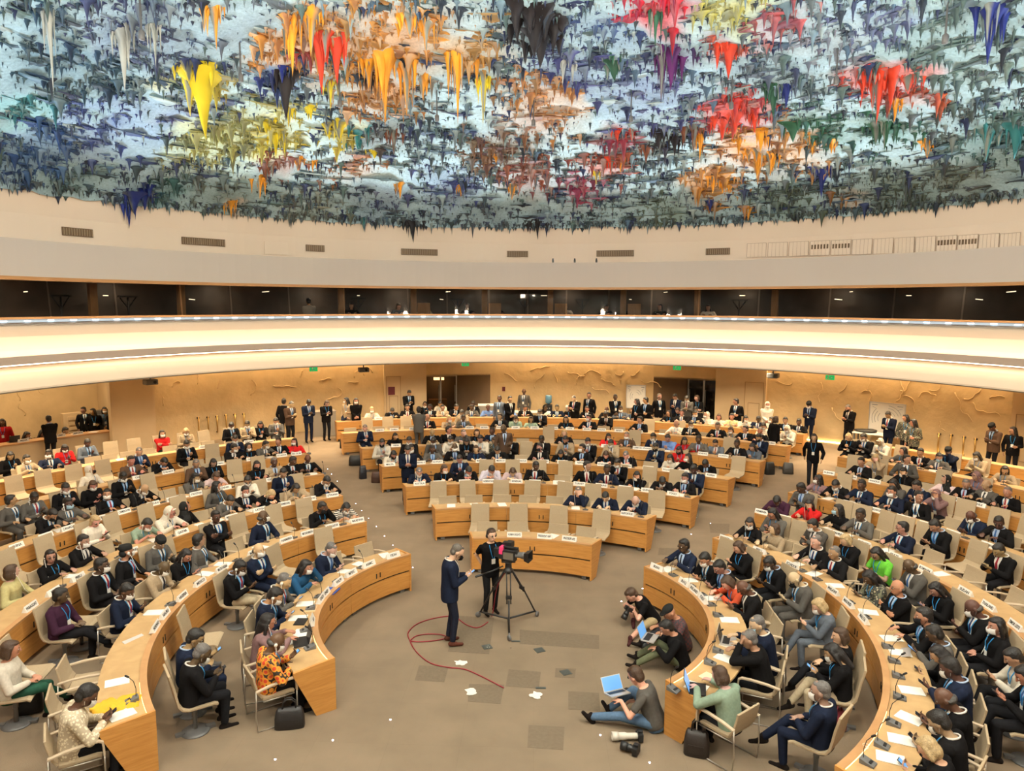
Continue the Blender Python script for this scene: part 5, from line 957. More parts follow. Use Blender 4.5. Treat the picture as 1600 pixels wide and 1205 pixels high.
for ln in SEATS.strip().splitlines():
    tk = ln.split(); key, kind = tk[0][:2], tk[0][2]; b, i = key[0], int(key[1])-1; (cx, cy), rad = BK[b]
    r = rad[i]+OD if kind == 'd' else (rad[i+1]-OA if i+1 < len(rad) else rad[i]+1.9); ents = [e.split(',') for e in tk[1:]]
    order = ents if b != 'L' else ents[::-1]
    place = ('%s block %s desk' % (BN[b], ROWN[i+1])) if kind == 'd' else ('%s block behind %s desk' % (BN[b], ROWN[i+1]))
    endn = {'L': 'from aisle', 'R': 'from aisle', 'C': 'from left'}[b]
    for q, (ang, code) in enumerate(order):
        a = R_(float(ang)); x, y = cx+r*math.sin(a), cy+r*math.cos(a); z = fz(x, y); rz = math.pi-a; seat = ORD[q+1]+' '+endn
        dist = math.hypot(x, y); jr = rr.uniform(-.10, .10)
        if code == '-':
            kd = 'low-backed armchair' if kind == 'd' else 'tall pedestal chair'
            chair(kind, (x, y, z), rz+jr*(2 if kind == 'a' else 1), 'empty beige %s, %s, %s' % (kd, place, seat), 'empty chairs'); 
            if kind == 'd' and rr.random() < .35: flat(PAPER, 'paper', (cx+(rad[i]+.36)*math.sin(a), cy+(rad[i]+.36)*math.cos(a), rowz(b, i)+.762), rz+rr.uniform(-.3, .3), 'white papers before empty chair, %s, %s' % (place, seat), 'paper')
            continue
        H_, S_, T_, K_, P_ = code[:5]; asset = rr.choice(VARI.get(P_, ['d0']))
        if kind == 'a' and P_ in 'dh': asset = 'p1' if P_ == 'd' else 'p0'
        if T_ in 'wyplcrsfe' and H_ in 'lnysm' and asset+'S' in ASSET and rr.random() < .7: asset += 'S'
        sc = (1.03 if H_ in 'lnywhm' else 1.08)*rr.uniform(.97, 1.03)
        if key == 'R1' and P_ == 'z': asset = 'z0'
        pr = person(code, (x, y, z-.045), rz+jr, asset, sc, far=dist > 20, trs={'K': (.40, .33, .22), 'G': (.02, .07, .045)}.get(code[5:6])); g, tp = describe(H_, T_, K_, PSUIT[pr.name])
        pr['label'] = '%s in %s, %s, %s' % (g, tp, place, seat); pr['category'] = 'person'; pr['group'] = 'people seated in the %s block' % BN[b]
        chair(kind, (x, y, z), rz+jr, 'beige %s under %s, %s, %s' % ('armchair' if kind == 'd' else 'pedestal chair', g, place, seat), 'occupied chairs')
        Mw = Matrix.Translation((x, y, z-.045)) @ Matrix.Rotation(rz+jr, 4, 'Z') @ Matrix.Diagonal((sc, sc, sc, 1))
        if kind == 'd' and dist < 26:
            if rr.random() < (.75 if dist < 19 else .3):
                aa = a+rr.uniform(-.06, .06)/rad[i]; flat(PAPER, 'paper', (cx+(rad[i]+.34)*math.sin(aa), cy+(rad[i]+.34)*math.cos(aa), rowz(b, i)+.762), rz+rr.uniform(-.35, .35), 'white papers before %s, %s, %s' % (g, place, seat), 'paper')
            if rr.random() < .8 or dist < 17:
                aa = a+.27/rad[i]; console((cx+(rad[i]+.20)*math.sin(aa), cy+(rad[i]+.20)*math.cos(aa), rowz(b, i)+.762), rz+math.pi+math.pi, 'gooseneck microphone beside %s, %s, %s' % (g, place, seat))
            if dist < 15 and P_ in 'hd' and rr.random() < .35: laptop((cx+(rad[i]+.30)*math.sin(a-.03), cy+(rad[i]+.30)*math.cos(a-.03), rowz(b, i)+.775), rz, 'open laptop before %s, %s, %s' % (g, place, seat), dark=rr.random() < .6, lit=False)
        if asset[:2] in ('p0', 'p1', 'l1') and dist < 20:
            hc = (Mw @ ASSET[asset]['hands'][0]).lerp(Mw @ ASSET[asset]['hands'][1], .5 if asset[:2] != 'p1' else .1)+(Mw.to_3x3() @ Vector((0, .08, .05)))
            phone(hc, (R_(35), 0, rz+jr), 'smartphone held by %s, %s, %s' % (g, place, seat), rr.random() < .35)
        if dist < 21 and H_ not in 'h' and rr.random() < .42: part('earpiece', EARP, pr, None, ASSET[asset]['Mh'])
# ------------------------------------------------------------------ standing people
def at_head(px, py, h):            # standing spot whose head (height h above its floor) is seen at the pixel
    d = ray(px, py); z = h
    for _ in range(14): t = (z-H)/d.z if abs(d.z) > 1e-4 else 30; x, y = d.x*t, d.y*t; z = h+fz(x, y)
    r = math.hypot(x-WX, y-WY)
    if r > WR-.75 and px > 200:
        for k in range(400):
            t -= .03; x, y = d.x*t, d.y*t
            if math.hypot(x-WX, y-WY) <= WR-.75: break
    return x, y
STAND = '''
639,719,smjop,0 788,668,bdnor,1 443,627,smkob,2 452,630,glnop,3 481,627,sdjop,4 509,628,nlkop,5 543,625,lmtwr,6 556,626,lmkwb,7 638,611,smkop,8
654,640,sdgob,9 781,622,sdaob,10 796,623,smkob,11 819,611,bdgob,12 899,621,glkop,13 921,617,smkob,14 961,620,sdkob,15 997,627,lmkor,16 1011,625,smkor,17 1030,619,gmkob,18
1057,618,smjop,19 1074,621,smgwp,20 1090,617,nlkor,21 1152,627,smkor,22 1199,632,hmwwb,23 1211,655,nlkob,24 1267,622,cdjwp,25 1329,632,gmkkp,26 1272,682,lmkow,27
1391,646,smjoh,28 1417,652,lmvor,29 1430,660,lmvor,30 1555,665,cdnop,31 1585,672,lmkor,32
'''
SLAB = ['short-haired person in dark suit standing at the left end of the third middle desk', 'bald person in brown suit standing turned among the middle rows', 'person in black suit standing at left, back half turned', 'grey-haired person in brown beside a black-suited one at left',
 'person in navy suit standing alone by the left wall', 'brown-haired person in black standing by the low grey counter', 'long-haired person in beige top carrying a red backpack', 'long-haired masked person in black beside the red backpack', 'suited person standing before the pale door at the back',
 'person in grey suit seen from behind at the back row', 'person in blue-grey suit by the white counter at the back', 'black-suited person right of the one in blue-grey at the counter', 'bald person in grey suit standing against the back wall, hands clasped',
 'grey-haired person in black right of the water dispenser', 'person in black suit near the centre of the back wall', 'dark-suited person left of the whiteboard on the back wall', 'long-haired person in black beside the back whiteboard', 'short-haired person in black right of the back whiteboard', 'grey-haired person by the right glass entrance',
 'navy-suited person standing in front of the right glass entrance', 'masked person in grey in the right glass entrance', 'brown-haired person in black suit at the right edge of the entrance', 'black-suited person before the right pillar, looking left', 'person in white headscarf standing behind the right end of the middle block', 'black-suited person standing with back turned at the right aisle',
 'tall capped masked person in dark navy by the right wall', 'grey-haired black-masked suited person by the right wall with phone', 'long-haired person in black walking along the right aisle', 'person in navy suit with head bowed before the white board', 'long-haired person in patterned top right of the white board', 'person in patterned clothes holding a bundle near the brass bars',
 'capped person in brown jacket at the far right wall', 'long-haired person in black reading at the far right']
for e in STAND.split():
    px, py, code, n = e.split(','); px, py, n = float(px), float(py), int(n)
    asset = {'p': 'sp', 'b': 'so' if n % 2 else 'sb', 'r': 'sr', 'w': 'sw', 'h': 'sp', 'o': 'so'}[code[4]]; sc = 1.0 if code[0] in 'lnhy' else 1.05
    x, y = at_head(px, py, 1.60*sc); z = fz(x, y); a = math.atan2(x-WX, y-WY); rz = math.pi-a+PR.uniform(-.5, .5)
    if n in (9, 24, 2): rz += math.pi*.85
    if n == 27: rz = R_(155); asset = 'sw'
    if n == 0: x, y = at(638, 787).x, at(638, 787).y; z = fz(x, y); rz = R_(190)
    p_ = person(code, (x, y, z), rz, asset, sc, far=True); p_['label'] = SLAB[n]; p_['category'] = 'person'
    if n in (5, 8, 32, 19, 25):
        Mw = Matrix.Translation((x, y, z)) @ Matrix.Rotation(rz, 4, 'Z') @ Matrix.Diagonal((sc, sc, sc, 1)); hc = (Mw @ ASSET[asset]['hands'][0]).lerp(Mw @ ASSET[asset]['hands'][1], .5)+(Mw.to_3x3() @ Vector((0, .09, .05)))
        phone(hc, (R_(35), 0, rz), 'phone held by the '+' '.join(SLAB[n].split()[:9]))
# backpack on the person in beige, bag of the walking person
def bag(name, loc, rz, dims, col, label, handle=True, tilt=0):
    root = empty(name, loc, rz); tag(root, label, 'bag'); w_, d_, h_ = dims
    mb = MB(); mb.loft([(0, 0, 0, w_*.48, d_*.45), (0, 0, .02, w_*.5, d_*.5), (0, 0, h_*.5, w_*.49, d_*.46), (0, 0, h_*.85, w_*.44, d_*.32), (0, 0, h_, w_*.38, d_*.12)], 16, pw=4)
    m_ = mat('bag_'+name, col, .5, bump=.2, bscale=30); o = mb.build('body', m_, root); o.rotation_euler = (tilt, 0, 0)
    mb = MB(); mb.box((0, -d_*.44, h_*.35), (w_*.6, .02, h_*.3)); mb.tube([(-w_*.38, 0, h_*.80), (w_*.38, 0, h_*.80)], .005, 5); mb.build('pocket', m_, root)
    if handle:
        for s in (-1, 1): mb = MB(); mb.tube([(-w_*.22, s*d_*.12, h_*.9), (-w_*.2, s*d_*.14, h_*1.25), (-w_*.08, s*d_*.15, h_*1.42), (w_*.08, s*d_*.15, h_*1.42), (w_*.2, s*d_*.14, h_*1.25), (w_*.22, s*d_*.12, h_*.9)], .009, 6); mb.build('handle', m_, root)
    return root
bag('handbag', at(453, 1136), R_(12), (.42, .18, .30), (.014, .012, .012), 'black leather handbag on the carpet beside the orange patterned sitter')
bag('tote_bag', at(1088, 1178), R_(-20), (.34, .22, .34), (.02, .014, .012), 'dark brown tote bag under the right front desk end')
bag('backpack', at(46, 1112), R_(30), (.36, .24, .40), (.012, .012, .013), 'black backpack on the floor at the lower left', False)
bag('backpack', at(1202, 741), R_(10), (.34, .24, .42), (.012, .012, .012), 'black backpack by the right end of the fifth middle desk', False)
bag('shopping_bag', at(1231, 740), R_(-15), (.36, .26, .38), (.05, .045, .04), 'dark grey bag right of a black backpack near the aisle', False)
bag('trolley_case', at(556, 727), R_(8), (.50, .30, .36), (.012, .012, .012), 'black case standing at the left end of the sixth middle desk', False)
bag('backpack', at(567, 748), R_(30), (.24, .20, .44), (.014, .014, .02), 'narrow dark backpack leaning by the left end of the fifth desk', False)
bag('satchel', at(588, 754), R_(0), (.32, .22, .36), (.06, .025, .015), 'dark brown satchel by the left end of the fourth middle desk', False)
bag('backpack', at(536, 700), R_(0), (.24, .20, .40), (.012, .012, .013), 'small black bag at the left aisle near the back', False)
o = bag('handbag', at(1300, 1150)+Vector((.1, .1, 0)), R_(40), (.36, .2, .3), (.16, .02, .03), 'dark red bag between tall chairs at the lower right')
# ------------------------------------------------------------------ centre of the hall
op = at(766, 958); pO = person('nlkod', (op.x, op.y, fz(op.x, op.y)), R_(205), 'sk', 1.0, trs=(.012, .012, .013), lany=True, glasses=True, hairk='s'); pO['label'] = 'camera operator in black T-shirt with headphones and blue lanyard behind the tripod'; pO['category'] = 'person'
part('headphones', HEADP, pO, None, ASSET['sk']['Mh'])
sm = at(703, 1006); pS = person('gljkp', (sm.x, sm.y, 0), R_(-78), 'sp', 1.08, trs=(.014, .016, .028), lany=False, glasses=False, hairc=(.10, .085, .07)); pS['label'] = 'standing person in navy suit with black mask looking at a phone'; pS['category'] = 'person'
for c_ in pS.children:
    if c_.name.startswith('shoe'): c_.color = (.09, .03, .02, 1)
Mw = Matrix.Translation((sm.x, sm.y, 0)) @ Matrix.Rotation(R_(-78), 4, 'Z') @ Matrix.Diagonal((1.08, 1.08, 1.08, 1)); hc = (Mw @ ASSET['sp']['hands'][0]).lerp(Mw @ ASSET['sp']['hands'][1], .5)+(Mw.to_3x3() @ Vector((0, .09, .05)))
phone(hc, (R_(35), 0, R_(-78)), 'smartphone in the hands of the standing navy suit')
def tripod(loc, rz):
    root = empty('camera_tripod', loc, rz); tag(root, 'black two-stage camera tripod on a wheeled dolly', 'tripod'); K = M['black']
    ft = []
    for k in range(3):
        a = TAU*k/3; c, s = math.cos(a), math.sin(a); fx, fy = .62*c, .62*s; ft.append((fx, fy)); L_ = MB()
        for q in (-1, 1): L_.tube([(.07*c-q*.035*s, .07*s+q*.035*c, 1.06), (.36*c-q*.035*s, .36*s+q*.035*c, .56)], .012, 6)
        L_.box((.30*c, .30*s, .66), (.05, .11, .06), a); L_.tube([(.34*c, .34*s, .62), (.60*c, .60*s, .13)], .016, 6); L_.build('leg', K, root)
        w_ = MB(); w_.lathe([(.012, -.018), (.05, -.018), (.055, 0), (.05, .018), (.012, .018)], n=14, m=Matrix.Translation((fx*1.06, fy*1.06, .055)) @ Matrix.Rotation(a+.5, 4, 'Z') @ Matrix.Rotation(math.pi/2, 4, 'X')); w_.tube([(fx, fy, .13), (fx*1.06, fy*1.06, .06)], .014, 6); w_.build('wheel', M['grey'], root)
        d_ = MB(); d_.tube([(0, 0, .12), (fx, fy, .12)], .018, 6); d_.build('dolly_arm', K, root)
    hd = MB(); hd.lathe([(.05, 1.0), (.09, 1.04), (.09, 1.08), (.065, 1.10), (.06, 1.20), (.08, 1.22)], n=16); hd.box((0, 0, 1.24), (.12, .26, .03)); hd.tube([(.02, -.10, 1.15), (.08, -.30, 1.08), (.12, -.52, 1.02)], .014, 6); hd.cap((.12, -.50, 1.025), (.14, -.60, 1.0), .022); hd.build('fluid_head', K, root)
    return root
tc_ = at(794, 976); tp = tripod((tc_.x, tc_.y, 0), R_(-88))
cm = empty('broadcast_camera', (tc_.x, tc_.y, 1.255), R_(-112)); tag(cm, 'black broadcast video camera with pink sticker mounted on the tripod', 'camera')
mb = MB(); mb.box((0, -.02, .12), (.13, .34, .19)); mb.box((0, -.23, .13), (.12, .10, .16)); mb.box((0, .05, .25), (.05, .30, .04)); mb.box((0, .16, .17), (.10, .08, .10)); mb.box((.0, .05, .02), (.14, .20, .04)); cmb = mb.me('body'); bevel(cmb, .008); cmb.materials.append(M['black']); part('body', cmb, cm)
mb = MB(); mb.lathe([(.045, .12), (.055, .16), (.055, .26), (.065, .28), (.065, .34)], n=16, m=Matrix.Translation((0, 0, .13)) @ Matrix.Rotation(-math.pi/2, 4, 'X')); mb.build('lens', M['grey'], cm)
mb = MB(); mb.add([(-.09, .34, .06), (.09, .34, .06), (.09, .34, .20), (-.09, .34, .20), (-.12, .44, .04), (.12, .44, .04), (.12, .44, .22), (-.12, .44, .22)], [[0, 1, 2, 3], [0, 4, 5, 1], [1, 5, 6, 2], [2, 6, 7, 3], [3, 7, 4, 0]]); mb.build('lens_hood', M['black'], cm)
mb = MB(); mb.box((-.12, -.02, .27), (.16, .12, .10)); mb.box((-.12, -.11, .27), (.10, .08, .07)); mb.build('viewfinder', M['black'], cm)
mb = MB(); mb.box((.0, -.12, .225), (.135, .08, .06)); mb.box((.0675, -.13, .16), (.004, .07, .08)); mb.build('sticker', mat('pink_sticker', (.75, .05, .18), .5), cm)
mb = MB(); mb.box((.068, .02, .10), (.006, .20, .13)); mb.build('side_plate', mat('olive_plate', (.14, .12, .09), .5), cm)
ca_ = empty('cable', (0, 0, 0)); bpy.data.objects.remove(ca_)
pts = [(769, 962), (760, 974), (745, 981), (728, 976), (714, 966), (700, 963), (675, 967), (652, 975), (638, 988), (640, 1000), (650, 1018), (672, 1036), (700, 1043), (726, 1046), (752, 1057), (787, 1075)]
P = [at(x, y, .012) for x, y in pts]; P = [tp.matrix_basis @ Vector((0, 0, 1.1)), Vector((P[0].x+.1, P[0].y, .6))]+P
def smooth(P, n=4):
    out = []
    for i in range(len(P)-1):
        p0, p1, p2, p3 = P[max(0, i-1)], P[i], P[i+1], P[min(len(P)-1, i+2)]
        for k in range(n): t = k/n; out.append(.5*((2*p1)+(p2-p0)*t+(2*p0-5*p1+4*p2-p3)*t*t+(3*p1-p0-3*p2+p3)*t**3))
    return out+[P[-1]]
mb = MB(); mb.tube(smooth(P), .010, 6); tag(mb.build('cable', M['red']), 'dark red camera cable looping over the carpet from the tripod', 'cable')
mb = MB(); mb.tube(smooth([at(x, y, .014) for x, y in [(641, 1001), (650, 994), (668, 991), (690, 992), (697, 997), (680, 1001), (655, 1003), (642, 1002)]]), .010, 6); tag(mb.build('cable', M['red']), 'small loop of dark red cable beside the standing navy suit', 'cable')
# scraps, floor boxes, floor lights
for (px, py), lab in (((737, 1081), 'round white paper scrap on the carpet below the cable'), ((720, 1036), 'torn white paper scrap beside the cable'), ((837, 1087), 'star-shaped white paper scrap, rightmost on the open floor'), ((762, 1011), 'tiny white scrap near the middle floor box')):
    c = at(px, py, .006); mb = MB(); k = 14; rd2 = random.Random(px); V = [(c.x, c.y, c.z)]; s = .095 if px != 762 else .04
    for i in range(k): r_ = s*rd2.uniform(.6, 1.25); V.append((c.x+r_*math.cos(TAU*i/k)*1.1, c.y+r_*math.sin(TAU*i/k), c.z+rd2.uniform(0, .012)))
    mb.add(V, [[0, i+1, (i+1) % k+1] for i in range(k)]); mb.add([(v[0], v[1], v[2]-.004) for v in V], [[0, (i+1) % k+1, i+1] for i in range(k)]); tag(mb.build('paper_scrap', M['white']), lab, 'paper')
M['fbox'] = mat('floor_box', (.06, .07, .065), .5)
for px, py, lab in ((761, 1011, 'dark floor box lid near the standing navy suit'), (843, 1016, 'dark floor box lid right of the tripod'), (806, 1002, 'slim dark floor slot right below the tripod'), (884, 1051, 'grey floor box lid toward the lower centre'), (845, 1075, 'small floor slot above a white scrap')):
    c = at(px, py, .004); mb = MB(); mb.box((0, 0, 0), (.16, .16 if 'lid' in lab else .05, .008)); mb.box((0, 0, .005), (.12, .12 if 'lid' in lab else .03, .004)); o = mb.build('floor_box', M['fbox'], None, c); o.rotation_euler = (0, 0, .4 if 'lid' in lab else 0); tag(o, lab, 'floor box')
DL = mk(MB().lathe([(.012, 0), (.012, .005), (.007, .008)], n=10), 'floor_light', M['dot'])
for px, py in ((645, 887), (610, 1125), (520, 1157), (430, 1187), (512, 733), (518, 741), (527, 752), (556, 787), (565, 798), (576, 810), (588, 823), (601, 838), (614, 852), (938, 1149), (1015, 1192), (971, 940), (1004, 920), (1080, 835), (1110, 818)):
    c = at(px, py, .003); o = bpy.data.objects.new('floor_light', DL); C.objects.link(o); o.location = c; tag(o, 'tiny bright marker light set in the carpet along the aisle', 'light', 'marker lights in the floor')
# ------------------------------------------------------------------ people on the floor by the right front desk
def floorp(code, px, py, rz, asset, label, sc=1.0, **k):
    c = at(px, py); p_ = person(code, (c.x, c.y, 0), rz, asset, sc, **k); p_['label'] = label; p_['category'] = 'person'; return p_, Matrix.Translation((c.x, c.y, 0)) @ Matrix.Rotation(rz, 4, 'Z') @ Matrix.Diagonal((sc, sc, sc, 1))
pA, MA = floorp('nlkok', 1018, 975, R_(100), 'fa', 'brown-haired photographer in black polo and khaki shorts sitting on the carpet', 1.05, trs=(.42, .33, .19), lany=False, glasses=False, hairk='s')
for c_ in pA.children:
    if c_.name.startswith('shoe'): c_.color = (.06, .02, .02, 1)
def dslr(Mx, label, white=False, ln=.12):
    root = empty('photo_camera', Mx.translation, 0); root.rotation_euler = Mx.to_euler(); tag(root, label, 'camera'); b = mk(MB().box((0, 0, 0), (.15, .07, .11)).box((0, .0, .07), (.06, .07, .035)).box((.06, .03, -.01), (.03, .04, .10)), 'body', M['black'], .006); part('body', b, root)
    mb = MB(); mb.lathe([(.038, .03), (.042, .05), (.042, ln*.6), (.052, ln*.7), (.052, ln)], n=16, m=Matrix.Rotation(-math.pi/2, 4, 'X')); mb.build('lens', mat('white_lens', (.6, .57, .5), .4) if white else M['black'], root)
    mb = MB(); mb.lathe([(.056, ln), (.060, ln+.09), (.050, ln+.09), (.048, ln)], n=16, m=Matrix.Rotation(-math.pi/2, 4, 'X')); mb.build('lens_hood', M['black'] if not white else bpy.data.materials['white_lens'], root); return root
hA = (MA @ ASSET['fa']['hands'][0]).lerp(MA @ ASSET['fa']['hands'][1], .5); dslr(Matrix.Translation(hA+Vector((-.10, -.02, .02))) @ Matrix.Rotation(R_(110), 4, 'Z') @ Matrix.Rotation(R_(-60), 4, 'X'), 'black camera in the hands of the photographer in shorts')
pB, MBm = floorp('kmqok', 1066, 1014, R_(100), 'fb', 'person in dark checked shirt and black cap sitting against the right desk', 1.04, trs=(.03, .03, .035), lany=False, glasses=False)
pC, MCm = floorp('smkok', 1064, 1044, R_(84), 'fb', 'dark-haired person in black with a laptop on the knees, on the floor', 1.04, trs=(.11, .12, .07), lany=False)
pD, MDm = floorp('nlgok', 1022, 1137, R_(68), 'fc', 'photographer in grey T-shirt and jeans holding a laptop on the floor', 1.08, trs=(.09, .15, .24), lany=False, glasses=True, hairk='s')
def lap_on(Mx, lz, label, fy=.48):
    c = Mx @ Vector((0, fy, lz)); rz = Mx.to_euler().z; return laptop(c, rz, label, 110)
l1 = lap_on(MCm, .47, 'laptop with blue screen on the knees of the person in black', .50); l2 = lap_on(MDm, .36, 'laptop with bright page held by the photographer in jeans', .50); l1.rotation_euler = (0, 0, R_(62)); l2.rotation_euler = (R_(-14), 0, R_(22))
c = at(962, 1158, .07); dslr(Matrix.Translation(at(1000, 1150, .075)) @ Matrix.Rotation(R_(92), 4, 'Z'), 'camera with long white telephoto lens lying on the carpet', True, .30)
dslr(Matrix.Translation(at(994, 1172, .07)) @ Matrix.Rotation(R_(60), 4, 'Z'), 'black camera on the carpet in front of the white lens', False, .12)
dslr(Matrix.Translation(at(988, 1090, .07)) @ Matrix.Rotation(R_(20), 4, 'Z'), 'black camera on the carpet beside the laptop of the jeans photographer', False, .10)
bag('camera_bag', at(1012, 1012), R_(20), (.26, .16, .12), (.012, .012, .012), 'small black camera pouch near the white shoes', False)
mb = MB(); mb.box((0, 0, .008), (.09, .13, .016)); o = mb.build('notepad', M['white'], None, at(1025, 998)); o.rotation_euler = (0, 0, .6); tag(o, 'small white notepad on the carpet by the right desk', 'notepad')
# ------------------------------------------------------------------ particular things on the near desks
def on_desk(px, py, z=.765):
    d = ray(px, py); t = (z-H)/d.z; return Vector((d.x*t, d.y*t, z))
def cloth_item(px, py, label, col, rz, dims=(.38, .30)):
    c = on_desk(px, py, .785); mb = MB(); n = 14; V = []
    for i in range(n+1):
        for j in range(n+1):
            u, v = i/n-.5, j/n-.5; V.append((u*dims[0]*(1+.3*noise.noise(Vector((v*4, 1, 0)))), v*dims[1]*(1+.3*noise.noise(Vector((u*4, 7, 0)))), .02+.05*abs(noise.noise(Vector((u*5, v*5, 2))))*1.6+.03*math.sin(u*16)**2))
    N0 = len(V); V += [(x, y, .002) for x, y, z in V]; k = n+1; F_ = [[i*k+j, (i+1)*k+j, (i+1)*k+j+1, i*k+j+1] for i in range(n) for j in range(n)]; F_ += [[N0+a for a in f[::-1]] for f in F_]
    ed = [i for i in range(k)]+[i*k+n for i in range(1, k)]+[n*k+j for j in range(n-1, -1, -1)]+[i*k for i in range(n-1, 0, -1)]; F_ += [[ed[i], ed[(i+1) % len(ed)], N0+ed[(i+1) % len(ed)], N0+ed[i]] for i in range(len(ed))]
    mb.add(V, F_, 0, True); o = mb.build('scarf', mat('scarf_'+str(px), col, .8), None, c); o.rotation_euler = (0, 0, rz); tag(o, label, 'scarf')
cloth_item(182, 1106, 'mustard yellow scarf crumpled on the left second desk', (.72, .40, .02), .5, (.52, .34))
def pap(px, py, rz, lab, col=None, dims=(.21, .297, .006), nm='paper', cat='paper'):
    mb = MB(); mb.box((0, 0, dims[2]/2), dims); mb.box((.02, .01, dims[2]*.8), (dims[0]*.98, dims[1]*.98, dims[2]*.7), .06) if nm == 'paper' else None
    o = mb.build(nm, M['white'] if col is None else mat(nm+str(px), col, .5), None, on_desk(px, py)); o.rotation_euler = (0, 0, rz); tag(o, lab, cat)
pap(186, 1082, .3, 'white sheet beside the mustard scarf'); pap(195, 1048, .2, 'white sheets in the middle of the left second desk'); pap(207, 1027, .1, 'white page left of a microphone on the second desk')
pap(247, 962, .5, 'green folder on the left second desk', (.02, .22, .09), (.24, .32, .01), 'folder', 'folder'); pap(517, 924, -.2, 'blue folder on the left front desk', (.01, .08, .45), (.24, .30, .012), 'folder', 'folder'); pap(488, 950, .1, 'peach coloured sheet on the left front desk', (.75, .52, .30), (.21, .297, .004), 'sheet', 'paper')
pap(470, 972, .0, 'black tablet lying on the left front desk', (.01, .01, .01), (.18, .25, .01), 'tablet', 'tablet'); pap(470, 990, .05, 'white booklet on the left front desk'); pap(472, 1005, .05, 'second white booklet nearer the end of the left front desk')
laptop(on_desk(212, 1005, .767), R_(-120), 'silver laptop on the left second desk', 12, lit=False)
laptop(on_desk(1090, 1078, .767), R_(75), 'black laptop with blue screen before the pale green sitter', 112, dark=True)
laptop(on_desk(1412, 1025, .767), R_(60), 'silver laptop on the right second desk', 20, lit=False); laptop(on_desk(1418, 1122, .767), R_(75), 'closed silver laptop on the right second desk under a booklet', 6, lit=False)
pap(1425, 1140, 1.2, 'white printed booklet over the silver laptop'); pap(1110, 1060, .7, 'cream notepad beside the black laptop', (.72, .66, .40), (.20, .27, .01), 'notepad', 'notepad'); pap(1412, 1178, 1.3, 'white paper under a black phone at the lower right'); pap(1412, 1090, 1.2, 'white pages in the middle of the right second desk')
pap(1408, 1178, 1.35, 'black phone lying on white paper at the lower right', (.01, .01, .01), (.08, .16, .02), 'smartphone', 'phone'); pap(1420, 1052, 1.1, 'dark folder stack on the right second desk', (.03, .02, .018), (.26, .32, .03), 'folder', 'folder')
for px, py, lab in ((1352, 1175, 'white paper cup at the near end of the right second desk'), (1075, 893, 'small yellow cup on the right front desk'), (77, 925, 'white cup on the left third desk')):
    o = bpy.data.objects.new('cup', CUPM); C.objects.link(o); o.location = on_desk(px, py, .767); tag(o, lab, 'cup')
# ------------------------------------------------------------------ things against the back wall
def on_wall(px, py, r):
    d = ray(px, py); A_, B_ = d.x*d.x+d.y*d.y, d.x*WX+d.y*WY; t = (B_+math.sqrt(B_*B_-A_*(WX*WX+WY*WY-r*r)))/A_; return Vector((d.x*t, d.y*t, H+d.z*t)), math.atan2(d.x*t-WX, d.y*t-WY), t
def board(x0, x1, y0, y1, r, label, circle):
    c, a, t = on_wall((x0+x1)/2, (y0+y1)/2, r); w_, h_ = (x1-x0)/F*t, (y1-y0)/F*t; root = empty('whiteboard', c, -a); tag(root, label, 'board')
    mb = MB(); mb.box((0, 0, 0), (w_, .03, h_)); mb.build('panel', M['white'], root)
    mb = MB()
    for s in (-1, 1): mb.box((s*w_/2, -.005, 0), (.03, .05, h_+.03)); mb.box((0, -.005, s*h_/2), (w_, .05, .03))
    mb.build('frame', M['alu'], root); mb = MB()
    for rr2 in ((.42, .34, .25) if circle else (.30, .2)):
        for k in range(3): a0 = .35+k*TAU/3; mb.tube([(w_*rr2*math.cos(a0+q*.14), -.022, h_*rr2*math.sin(a0+q*.14)) for q in range(9)], .006, 4)
    for sx in (-1, 1): mb.box((sx*w_*.36, -.02, h_*.42), (w_*.16, .006, .02)); mb.tube([(sx*w_*.42, -.022, h_*.36), (sx*w_*.3, -.022, h_*.30), (sx*w_*.36, -.022, h_*.22)], .006, 4)
    mb.build('seating_plan', mat('plan_ink', (.16, .2, .24), .6), root)
    mb = MB()
    for s in (-1, 1): mb.tube([(s*w_*.4, .05, h_/2), (s*w_*.45, .10, -(c.z-fz(c.x, c.y)))], .018, 6)
    mb.build('stand', M['steel'], root)
board(979, 1008, 602, 638, WR-.35, 'white board with seating plan left of the right glass entrance', False); board(1360, 1411, 630, 679, WR-.35, 'large white board with circular seating plan at the right wall', True)
def bars(lst, side):
    for i, (px, y0, y1) in enumerate(lst):
        c, a, t = on_wall(px, (y0+y1)/2, WR-.08); h_ = (y1-y0)/F*t; root = empty('brass_bar', c, -a); tag(root, 'vertical brass bar on the %s wall, %s of %d from the left' % (side, ORD[i+1], len(lst)), 'bar', 'brass bars on the %s wall' % side)
        mb = MB(); mb.tube([(0, -.06, -h_/2), (0, -.06, h_/2)], .028, 8); mb.build('tube', M['brass'], root); mb = MB(); mb.box((0, -.02, h_/2-.05), (.09, .09, .06)); mb.box((0, -.01, -h_/2+.03), (.06, .09, .05)); mb.build('bracket', M['black'], root)
bars([(310, 651, 678), (325, 650, 677), (339, 649, 676), (353, 647, 674), (367, 646, 673), (381, 645, 672)], 'left'); bars([(1467, 676, 708), (1486, 678, 711), (1506, 681, 713), (1524, 684, 716)], 'right')
M['exit'] = mat('exit_green', (.0, .3, .08), emit=(.02, .6, .16), estr=.5)
